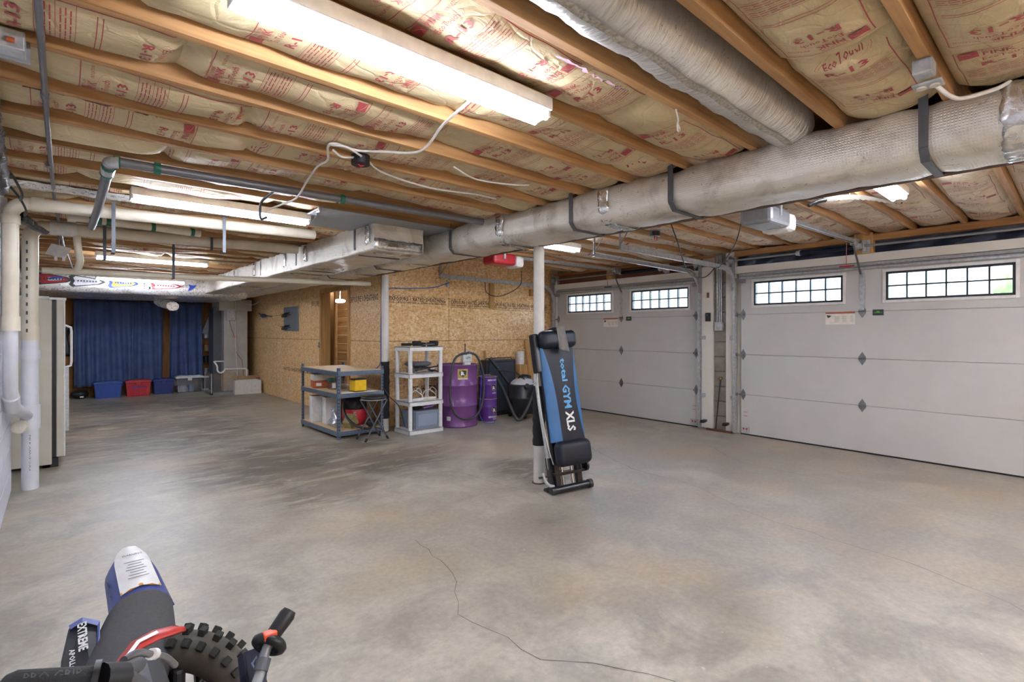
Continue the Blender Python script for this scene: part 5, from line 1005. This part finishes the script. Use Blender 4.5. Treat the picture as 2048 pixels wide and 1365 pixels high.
for z in (.72, .60): mb.add([fw(Vector((cx+x, cy-.002, z+zz))) for x, zz in ((-.04, 0), (.06, .03), (.06, -.03))], [(0, 2, 1)]); mb.add([fw(Vector((cx+x, cy-.002, z+zz))) for x, zz in ((.0, .03), (.08, .055), (.08, -.0))], [(0, 2, 1)])
P('side_mark', mb, WPLAST, t); fw = on_cyl2(cx, cy, R_, -1.05); mb = M(); mb.grid([[fw(Vector((cx-.03+.06*i/4, cy-.002, .10+.06*j))) for j in (0, 1)] for i in range(5)]); P('small_label', mb, WPLAST, t)
t = thing('drum_pump', 'white rotary pump head standing on the large purple drum', 'pump', (4.38, 5.93, .88)); P('stem', M().tube([(4.38, 5.90, .88), (4.38, 5.90, 1.0)], .02, 12), GALV, t)
P('housing', M().box(4.30, 4.46, 5.86, 5.93, .92, 1.04), plain('pump_white', '#cfcfca', .4), t, bevel=.02); P('base', M().box(4.325, 4.435, 5.86, 5.92, .84, .925), plain('pump_white', '#cfcfca', .4), t, bevel=.012)
st = M(); put_text(st, 'GPI', (4.38, 5.8585, .985), (1, 0, 0), (.15, 0, 1), .085, .035, .03); P('lettering', st, plain('pump_blue', '#2f7f9a', .5), t); P('nozzle', M().tube([(4.35, 5.9, 1.05), (4.44, 5.9, 1.06), (4.50, 5.9, 1.04)], .016, 10), DGREY, t); P('handle', M().tube([(4.36, 5.9, 1.04), (4.36, 5.9, 1.19)], .008, 8), BLK, t); P('hook', M().tube(arc((4.40, 5.88, 1.06), .03, 0, PI, 8, (1, 0, 0), (0, 0, 1)), .006, 6), GALV, t)
P('pump_hose', M().tube(spline([(4.36, 5.86, 1.05), (4.25, 5.83, 1.045), (4.13, 5.82, .98), (4.06, 5.81, .8), (4.04, 5.81, .5), (4.08, 5.80, .27), (4.2, 5.79, .155), (4.36, 5.785, .13), (4.5, 5.785, .19), (4.59, 5.79, .35), (4.625, 5.80, .6), (4.59, 5.81, .85), (4.52, 5.83, 1.0), (4.46, 5.86, 1.05)], 8), .016, 12), plain('hose_black', '#3a3a3f', .45), None, 'black hose looped down in front of the large purple drum', 'hose')
P('cord', M().tube(spline([(4.58, 5.95, .87), (4.67, 5.93, .75), (4.66, 5.93, .4), (4.64, 5.92, .15), (4.70, 5.9, .03), (4.76, 5.88, .008), (4.84, 5.84, .008), (4.88, 5.86, .03)]), .005, 6), BCORD, None, 'thin blue cord down the right side of the large purple drum', 'cord')
def pail(label, x, y, z, h, th, top):
    t = thing('purple_pail', label, 'drum', (x, y, z), group='small purple fuel pails'); r = .143
    P('body', M().lathe([(0, 0), (r-.006, 0), (r, .012), (r, h*.62), (r+.003, h*.64), (r, h*.66), (r, h-.02), (r+.005, h-.01), (r+.005, h), (r-.01, h), (r-.012, h-.012), (0, h-.012)], (x, y, z), 36), PUR2, t)
    P('lid_ring', M().tube(arc((x, y, z+h), r, 0, 2*PI, 30), .006, 6), GOLD, t); fw = on_cyl2(x, y, r, th); mb = M(); shield(mb, (x, y, z+h*.5), .095, .11, fw, 0, 1, 2, 0)
    put_text(mb, 'R', (x, y-.0045, z+h*.5), (1, 0, 0), (0, 0, 1), .05, .05, .04, 0, fw)
    put_text(mb, 'RENEGADE', (x-.02, y-.003, z+h*(.2 if not top else .86)), (1, 0, 0), (0, 0, 1), .16, .028, .03, 0, fw); put_text(mb, 'RACE FUEL', (x+.01, y-.003, z+h*(.10 if not top else .26)), (1, 0, 0), (0, 0, 1), .08, .02, .03, 0, fw)
    P('label', mb, [GOLD, BLK, WPLAST], t); return t
pail('lower small purple fuel pail standing on the floor', 4.955, 6.13, 0, .335, .15, 0)
t = pail('upper small purple fuel pail stacked on the other one', 4.95, 6.12, .343, .33, .05, 1)
P('bail', M().tube([(4.87, 6.12, .68), (4.88, 6.12, .70), (5.0, 6.12, .70), (5.01, 6.12, .68)], .004, 6), GALV, t)
P('red_jack', M().box(4.66, 4.78, 6.32, 6.44, 0, .28).sphere((4.72, 6.30, .22), .05, 10).box(4.69, 4.75, 6.26, 6.33, .05, .1), REDP, None, 'red tool between the large drum and the small pails', 'tool', bevel=.006)
t = thing('hard_case', 'tall black plastic case leaning on the wall behind the shop vacuum', 'case', (5.46, 6.45, 0)); BC = plain('case_charcoal', '#262a31', .45)
P('shell', M().box(5.15, 5.79, 6.40, 6.58, 0, .90), BC, t, bevel=.02); P('front_panel', M().box(5.21, 5.74, 6.388, 6.40, .06, .85), plain('case_panel', '#39414d', .4), t, bevel=.01); P('handle', M().tube([(5.17, 6.45, .90), (5.19, 6.45, .925), (5.72, 6.45, .925), (5.74, 6.45, .90)], .008, 8), BLK, t); P('foot', M().box(5.18, 5.76, 6.36, 6.40, 0, .03), BLK, t)
t = thing('shop_vacuum', 'large black shop vacuum with white lid near the small pails', 'vacuum', (5.56, 5.98, 0)); cx, cy = 5.56, 5.98
P('tank', M().lathe([(0, .07), (.20, .07), (.235, .10), (.245, .30), (.25, .31), (.25, .33), (.24, .34), (.235, .50), (.20, .53), (0, .53)], (cx, cy, 0), 32), plain('vac_black', '#24252b', .38), t)
P('lid', M().lathe([(.20, .52), (.195, .55), (.15, .59), (.10, .62), (0, .625)], (cx, cy, 0), 28), plain('vac_lid', '#c9ccd2', .4), t, label='pale grey motor lid'); P('motor_cover', M().lathe([(.10, .61), (.10, .65), (.06, .67), (0, .675)], (cx+.05, cy, 0), 20), BLK, t); P('lid_handle', M().tube(arc((cx, cy, .60), .10, 0, PI, 12, (1, 0, 0), (0, 0, .7)), .012, 8), BLK, t); P('inlet', M().tube([(cx-.12, cy-.2, .50), (cx-.15, cy-.26, .53)], .035, 14), BLK, t); P('drain_knob', M().tube([(cx+.13, cy-.2, .42), (cx+.15, cy-.25, .42)], .03, 12), BLK, t); P('cap', M().box(cx+.05, cx+.16, cy-.21, cy-.17, .53, .58), plain('cap_blue', '#3a78c8', .4), t, bevel=.006)
for a in (-2.2, -.9, .7, 2.2):
    ca = P('caster', M().tube([(cx+.21*math.cos(a)-.012, cy+.21*math.sin(a), .035), (cx+.21*math.cos(a)+.012, cy+.21*math.sin(a), .035)], .034, 14), RUBBER, t); P('caster_arm', M().box(cx+.18*math.cos(a)-.03, cx+.18*math.cos(a)+.03, cy+.18*math.sin(a)-.03, cy+.18*math.sin(a)+.03, .05, .09), BLK, ca)
P('vacuum_hose', M().tube(spline([(5.62, 5.62, .55), (5.56, 5.62, .54), (5.47, 5.63, .44), (5.36, 5.66, .2), (5.27, 5.70, .05), (5.22, 5.75, .035), (5.19, 5.85, .2), (5.21, 6.05, .45), (5.2, 6.2, .62)]), .024, 12), plain('hose_black', '#3a3a3f', .45), None, 'ribbed black vacuum hose folded down to the floor', 'hose')
P('cuff', M().tube([(5.61, 5.62, .55), (5.67, 5.62, .56)], [.026, .03], 12), plain('cuff_blue', '#2a3a78', .4), None, 'dark blue end cuff of the vacuum hose', 'hose end')
P('vacuum_wand', M().tube([(5.17, 6.33, .94), (5.33, 6.2, .66), (5.43, 6.15, .52)], [.03, .026, .026], 12), BLK, None, 'black vacuum wand leaning across the hard case', 'wand'); P('vacuum_wand', M().tube([(5.12, 6.15, .76), (5.42, 6.0, .72), (5.62, 5.72, .45)], .011, 8), BLK, None, 'thin black handle rod crossing over the shop vacuum', 'wand')

# ------------------------------------------------------------------ incline exercise bench
GB = plain('bench_black_vinyl', '#191e2b', .42, c2='#151a26', sc=2, spec=.35); GBL = plain('bench_blue', '#2f6a9e', .4, c2='#2a6092', sc=2); GF = plain('gym_black', '#17181d', .28)
rot = Matrix.Rotation(-.262, 4, 'Z') @ Matrix.Rotation(-.175, 4, 'X') @ Matrix.Rotation(-.045, 4, 'Y')
t = thing('exercise_bench', 'folded incline exercise bench with blue and black board leaning on the post', 'exercise machine', (3.265, 2.90, 0), rot=rot)
with local(t):
    for y, r in ((0, .032), (.09, .030)):
        P('base_bar', M().tube([(-.20, y, .036-.17*y), (.20, y, .036-.17*y)], r, 16), GF, t); [P('end_cap', M().tube([(s*.17, y, .036-.17*y), (s*.205, y, .036-.17*y)], r+.006, 16), BLK, t) for s in (-1, 1)]
    for x in (-.115, .10): P('upright', M().box(x-.026, x+.026, .0, .05, .05, 1.28), GF, t, bevel=.006)
    for x in (-.06, .035): P('rail', M().tube([(x, .02, .06), (x, .02, 1.25)], .014, 10), CHROME, t)
    P('cross_piece', M().box(-.15, .15, -.03, .06, .15, .175), GF, t, bevel=.004); P('pulley', M().tube([(.145, -.02, .20), (.165, -.02, .20)], .05, 20), BLK, t); P('axle', M().tube([(.165, -.02, .20), (.17, -.02, .20)], .010, 8), GALV, t); P('red_pin', M().tube([(.05, -.02, .235), (.05, -.035, .235)], .014, 10), SRED, t, label='small red pull pin')
    P('back_rail', M().tube([(-.15, .06, .05), (-.17, .07, .7), (-.17, .08, 1.3)], .016, 10), GALV, t)
    # board with curved side panels
    zs = [.43+.80*i/16 for i in range(17)]
    def edge(z): s = (z-.43)/.80; return .172+.0*s
    def lf(z): q = (z-.43)/.80; return -(.062+.085*max(0, (q-.25)/.75)**1.8+.004*math.sin(q*6))
    def rt(z): q = (z-.43)/.80; return .160-.035*math.sin(PI*min(1, q*1.05))
    P('board_core', M().box(-.172, .172, -.055, -.01, .43, 1.23), GF, t, bevel=.015)
    P('side_panel', M().grid([[(-.172, -.045, z), (-.160, -.060, z), (lf(z), -.063, z)][::-1] for z in zs]), GBL, t, label='wide blue side panel')
    P('side_panel', M().grid([[(rt(z), -.063, z), (.164, -.060, z), (.173, -.045, z)][::-1] for z in zs]), GBL, t, label='narrow blue side panel')
    P('center_panel', M().grid([[(lf(z), -.063, z), (lf(z)*.6, -.067, z), (.04, -.069, z), (rt(z)*.8, -.067, z), (rt(z), -.063, z)][::-1] for z in zs]), GB, t, label='black center panel')
    def pad(nm, x0, x1, y0, y1, z0, z1, b): P(nm, M().box(x0, x1, y0, y1, z0, z1), GB, t, bevel=0).modifiers.new('b', 'BEVEL').width = b
    for nm, a, b in (('seat_pad', (-.165, .18, -.145, -.03, .225, .435), .06), ('head_pad', (-.18, .18, -.14, -.02, 1.22, 1.375), .055)):
        o = P(nm, M().box(*a), GB, t); q = o.modifiers.new('b', 'BEVEL'); q.width = b*.93; q.segments = 6; [setattr(p, 'use_smooth', True) for p in o.data.polygons]
    P('side_arm', M().box(-.22, -.17, -.06, .03, 1.02, 1.36), GF, t, bevel=.015)
    st = M(); put_text(st, 'total', (.03, -.071, 1.03), (0, 0, -1), (1, 0, 0), .20, .055, .03, 0); P('lettering', st, plain('light_blue_letters', '#5aa3d8', .5), t); st = M(); put_text(st, 'GYM', (.03, -.071, .80), (0, 0, -1), (1, 0, 0), .20, .075, .03, 0); P('lettering', st, plain('light_blue_letters', '#5aa3d8', .5), t)
    st = M(); put_text(st, 'XLS', (.035, -.071, .59), (0, 0, -1), (1, 0, 0), .17, .085, .035, 0); P('lettering', st, WPLAST, t, label='white lettering')
    P('foot_hook', M().tube(spline([(-.27, -.02, .20), (-.26, -.02, .14), (-.22, -.01, .09), (-.17, 0, .07)]), .014, 8), GALV, t); P('foot_hook_knob', M().tube([(-.31, -.02, .165), (-.22, -.02, .165)], .009, 8), BLK, t)
    P('cable_line', M().tube(spline([(-.20, -.02, 1.1), (-.22, -.03, .8), (-.20, -.03, .45), (-.16, -.02, .25)]), .0035, 6), CABLE, t); P('spring_box', M().box(-.17, -.12, .03, .10, .05, .3), GF, t, bevel=.006)
GT = plain('grey_towel', '#7d7a76', .95, c2='#6f6c68', sc=90, bump=.4)
with local(t):
    rows = []
    for j in range(23):
        s = j/22; x0 = -.045+.02*s; 
        if s < .2: y, z = .0, 1.30+.09*(s/.2)
        elif s < .45: y, z = -.14*((s-.2)/.25), 1.392+.006*math.sin((s-.2)/.25*PI)
        else: y, z = -.142, 1.39-.19*((s-.45)/.55)
        rows.append([(x0+.085*i/6-.012*math.sin(i), y+.005*math.sin(i*1.7+j*.4), z-(.03*i/6 if s > .9 else 0)) for i in range(7)])
    P('towel', M().grid(rows), GT, None, 'grey hand towel draped over the head pad of the exercise bench', 'towel', solid=.006)
P('blue_rope', M().tube(spline([(3.13, 3.17, 1.26), (3.10, 3.13, 1.18), (3.13, 3.12, 1.10), (3.09, 3.14, 1.08), (3.14, 3.16, 1.05)]), .010, 8), BCORD, None, 'blue handle strap hanging beside the bench head pad', 'strap')
P('white_rope', M().tube(spline([(3.12, 3.18, 1.02), (3.09, 3.16, .98), (3.13, 3.17, .95), (3.13, 3.18, .8), (3.17, 3.12, .4), (3.22, 3.02, .2)]), .004, 6), CABLE, None, 'thin white cord hanging in front of the padded post', 'cord')
# ------------------------------------------------------------------ bikes
BKF = plain('bike_black_plastic', '#26282d', .4); BBL = plain('bike_blue_plastic', '#43508e', .4); SEATM = plain('seat_grey_vinyl', '#4b4b4d', .85, c2='#434345', sc=120, bump=.5); RWH = plain('bike_red', '#b8362e', .35)
t = thing('kids_dirt_bike', 'blue and black kids dirt bike facing the camera at the lower left', 'motorcycle', (.15, 1.8, 0))
def loft(sec): return M().grid(sec, True)
rows = []
for i in range(15):
    s = i/14; c = Vector((.225, 2.17, .47)).lerp(Vector((.085, 1.47, .50)), s); c.z -= .035*math.sin(PI*s); w = .075+.022*math.sin(PI*min(1, s*1.3)); w *= (1 if s > .06 else .75)
    dx = Vector((.98, -.2, 0)); row = []
    for j in range(13):
        a = (j/12-.5)*2; row.append(c+dx*(w*max(-1, min(1, a*1.15)))+Vector((0, 0, -.075*abs(a)**3.2-(.02 if s < .03 else 0))))
    rows.append(row)
P('seat', loft(rows), SEATM, t, solid=.01); P('seat_side', M().grid([[r[0]+Vector((-.004, 0, .0)), r[0]+Vector((-.012, 0, -.05)), r[0]+Vector((-.008, 0, -.11))] for r in rows]), BKF, t, solid=.004)
P('seat_seam', M().tube([r[2]+Vector((0, 0, .002)) for r in rows[1:]], .0022, 5).tube([r[10]+Vector((0, 0, .002)) for r in rows[1:]], .0022, 5), BKF, t, kind='stuff')
rows = []
for i in range(9):
    s = i/8; c = Vector((.222, 2.13, .462)).lerp(Vector((.205, 2.40, .535)), s); w = .078-.012*s-(.018 if i == 8 else 0)-(.004 if i == 7 else 0); rows.append([c+Vector((w*a, -.02*a*0, -.045*abs(a)**3)) for a in (-1.15, -1, -.75, -.4, 0, .4, .75, 1, 1.15)])
P('rear_fender', loft(rows), BBL, t, solid=.006)
mb = M(); mb.grid([[r[k]+Vector((0, 0, .008)) for k in (2, 3, 4, 5, 6)] for r in rows[1:9]]); P('fender_sticker', mb, WPLAST, t, label='white warning sticker'); mb = M(); mb.grid([[r[k]+Vector((0, 0, .0095)) for k in (2, 4, 6)] for r in (rows[1], [a.lerp(b, .35) for a, b in zip(rows[1], rows[2])])]); P('fender_sticker', mb, plain('sticker_orange', '#e09a30', .5), t, label='orange warning stripe')
st = M(); U = (rows[7][4]-rows[2][4]).normalized(); RR = Vector((1, 0, 0))
for k in range(7): c = rows[2][4].lerp(rows[6][4], .1+k*.11)+Vector((0, 0, .010)); rect(st, c, RR, U, .06-.01*(k % 3), .0035, .0005)
put_text(st, 'WARNING', rows[6][4]+Vector((0, .012, .011)), RR, U, .06, .011, .01); put_text(st, 'EXTREME', rows[3][1]+Vector((-.004, .02, .007)), U, Vector((-1, 0, 1.2)), .10, .016, .03); P('sticker_print', st, DGREY, t)
sh = [(.029, 2.064, .451), (.062, 2.087, .455), (.103, 2.051, .444), (.097, 1.923, .42), (.083, 1.801, .393), (.07, 1.60, .37), (.0, 1.60, .36), (.008, 1.841, .38), (.011, 1.946, .416)]
mb = M(); n = len(sh); mb.add(sh+[(x-.01, y, z-.22) for x, y, z in sh], [tuple(range(n))[::-1], tuple(range(n, 2*n))]+[(i, (i+1) % n, n+(i+1) % n, n+i) for i in range(n)]); P('side_shroud', mb, BKF, t, bevel=.006, label='black side shroud with blue edges')
st = M(); cc = [Vector(p)+Vector((0, 0, .004)) for p in sh]; inn = [c.lerp(Vector((.055, 1.88, c.z)), .16) for c in cc]; st.add(cc[2:6]+inn[2:6], [(0, 4, 5, 1), (1, 5, 6, 2), (2, 6, 7, 3)]); st.add([cc[0], cc[1], cc[2], inn[2], inn[1], inn[0]], [(0, 5, 4, 1), (1, 4, 3, 2)])
P('shroud_stripe', st, BBL, t); st = M()
put_text(st, 'EXTREME', (.060, 1.99, .441), (0, -1, -.2), (1, 0, .1), .13, .022, .03, .004); put_text(st, 'APOLLO', (.035, 1.90, .424), (0, -1, -.2), (1, 0, .1), .09, .013, .02, .004); P('shroud_lettering', st, WPLAST, t, label='pale lettering')
P('right_shroud', M().box(.25, .285, 1.75, 2.02, .22, .37), BKF, t, bevel=.012); P('frame', M().box(.06, .22, 1.4, 2.1, .2, .40), BKF, t, bevel=.02)
P('rear_wheel', M().tube(arc((.21, 2.1, .19), .14, 0, 2*PI, 30, (0, 1, 0), (0, 0, 1)), .048, 12), RUBBER, t)
P('handlebar', M().tube(spline([(.455, 1.42, .588), (.423, 1.417, .556), (.40, 1.405, .520), (.372, 1.37, .480), (.30, 1.30, .43), (.1, 1.25, .42)]), .0125, 10), GALVD, t)
P('left_grip', M().tube([(.470, 1.425, .602), (.462, 1.422, .594), (.425, 1.417, .557)], [.017, .0215, .019], 14), BLK, t); P('hand_guard', M().tube(arc((.414, 1.414, .538), .030, 0, 2*PI, 18, Vector((.6, -.1, -.7)).normalized(), Vector((.5, -.8, .3)).normalized()), .013, 8), BLK, t)
P('kill_switch', M().box(-.016, .016, -.012, .012, -.010, .010, Matrix.Translation((.413, 1.405, .566))), plain('switch_orange', '#e8542a', .4), t, bevel=.003, label='orange kill switch'); P('bar_clamp', M().tube([(.398, 1.40, .515), (.385, 1.385, .495)], .018, 10), DGREY, t)
pl = [(.372, 1.49, .50), (.425, 1.465, .515), (.418, 1.43, .49), (.40, 1.395, .43), (.36, 1.40, .43), (.365, 1.44, .47)]; mb = M(); mb.add(pl+[(x-.01, y+.02, z-.02) for x, y, z in pl], [(0, 1, 2, 3, 4, 5)[::-1], (6, 7, 8, 9, 10, 11)]+[(i, (i+1) % 6, 6+(i+1) % 6, 6+i) for i in range(6)]); P('number_plate', mb, plain('plate_black', '#22283a', .3), t, bevel=.003)
nrm = Vector((-.35, -.75, .55)).normalized(); st = M(); put_text(st, '0', (.391, 1.441, .487), (.85, -.5, -.1), (.2, .35, .9), .022, .035, .01, .01); P('plate_number', st, plain('pale_blue_number', '#b9c6ee', .5), t)
# second bike: near grip, front wheel and red fender
t = thing('pit_bike', 'larger dirt bike in the foreground with knobby tyre and red front fender', 'motorcycle', (.297, 1.805, 0)); AX = Vector((.6652, .7466, 0)); RT = Vector((.7466, -.6652, 0)); UPV = Vector((0, 0, 1)); WC = Vector((.297, 1.805, .226))
P('tyre', M().tube(arc(WC, .163, 0, 2*PI, 48, RT, UPV), .056, 16, False, True), plain('tyre_rubber', '#5a544b', .8, c2='#3c3833', sc=6, bump=.3), t)
kb0 = None; KM = plain('tyre_knob', '#26251f', .8)
for row in range(3):
    for k in range(30):
        a = 2*PI*(k+.5*(row % 2))/30; d = RT*math.cos(a)+UPV*math.sin(a); off = (-1, 0, 1)[row]*.72; c = WC+d*(.163+.056*math.cos(off))+AX*(.056*math.sin(off)); nn = (d*math.cos(off)+AX*math.sin(off)).normalized(); tg = AX.cross(d).normalized()
        B = Matrix((tg, nn.cross(tg)*-1, nn)).transposed().to_4x4(); B.translation = c
        if kb0 is None:
            CTX.append(B); kb0 = P('tread_knob', M().box(-.010, .010, -.012, .012, -.004, .017), KM, t, bevel=.002); CTX.pop(); me = kb0.data; inv = wmat(t).inverted(); TB = inv @ B; bi = TB.inverted(); me.transform(bi); kb0.matrix_basis = TB
        else: c_ = kb0.copy(); COL.objects.link(c_); c_.parent = t; c_.matrix_basis = wmat(t).inverted() @ B
P('rim', M().tube(arc(WC, .112, 0, 2*PI, 40, RT, UPV), .012, 8, False, True), BLK, t); P('hub', M().tube([WC-AX*.05, WC+AX*.05], .03, 14), BLK, t); P('brake_disc', M().tube([WC-AX*.045, WC-AX*.042], .07, 24), GALVD, t)
for k in range(18): a = 2*PI*k/18; d = RT*math.cos(a)+UPV*math.sin(a); P('spoke', M().tube([WC+d*.028-AX*.03*(1 if k % 2 else -1), WC+d*.108], .0025, 5), GALVD, t)
fd = [((.060, 1.575, .50), (.110, 1.50, .51)), ((.105, 1.62, .515), (.150, 1.60, .527)), ((.150, 1.701, .521), (.172, 1.655, .520)), ((.20, 1.73, .52), (.215, 1.68, .515)), ((.248, 1.745, .508), (.262, 1.70, .505)), ((.275, 1.735, .498), (.279, 1.715, .497))]
rows = [[Vector(a).lerp(Vector(b), k/4)+Vector((0, 0, .006*math.sin(PI*k/4))) for k in range(5)] for a, b in fd]; P('front_fender', M().grid(rows), RWH, t, solid=.005, label='red front fender'); rows2 = [[r[k]+Vector((0, 0, .0045)) for k in (2, 3)] for r in rows[:4]]; P('fender_stripe', M().grid(rows2), WPLAST, t, label='white fender stripe')
P('fork', M().tube([WC-AX*.07, WC-AX*.12-RT*.03+UPV*.06], .012, 10), BLK, t); P('fork', M().tube([WC+AX*.07, WC+AX*.075-RT*.03+UPV*.12], .012, 10), BLK, t)
gp = [Vector((-.043, .770, .971)), Vector((-.036, .766, .969)), Vector((.030, .750, .953))]; P('right_grip', M().tube(gp, [.012, .0165, .0165], 20), plain('ribbed_grip', '#1d1d1f', .6, bump=.9, bsc=900), t); P('grip_flange', M().tube([(.030, .749, .954), (.036, .748, .953)], .0215, 18), BLK, t)
st = M(); put_text(st, 'PRO GRIP', (-.002, .7505, .9755), (.97, -.2, -.2), (.1, .45, .88), .05, .009, .01, .0005); P('grip_lettering', st, DGREY, t)
P('throttle_housing', M().tube([(.036, .748, .953), (.058, .758, .94)], .018, 14), BLK, t); P('handlebar', M().tube(spline([(.06, .76, .94), (.09, .83, .87), (.105, .89, .80), (.11, .95, .76), (.12, 1.0, .75)]), .0105, 12), DGREY, t)
P('brake_perch', M().tube([(.060, .765, .945), (.078, .80, .928)], .009, 10), DGREY, t); P('brake_lever', M().tube(spline([(.062, .785, .948), (.078, .815, .936), (.098, .86, .905), (.120, .90, .873), (.136, .924, .842)]), [.0045]*33, 8), plain('lever_alloy', '#8b8c90', .3, .7), t); P('lever_band', M().tube([(.098, .858, .906), (.104, .87, .898)], .0075, 10), WPLAST, t)
P('bike_frame', M().box(.02, .16, .95, 1.25, .35, .72), BLK, t, bevel=.03)
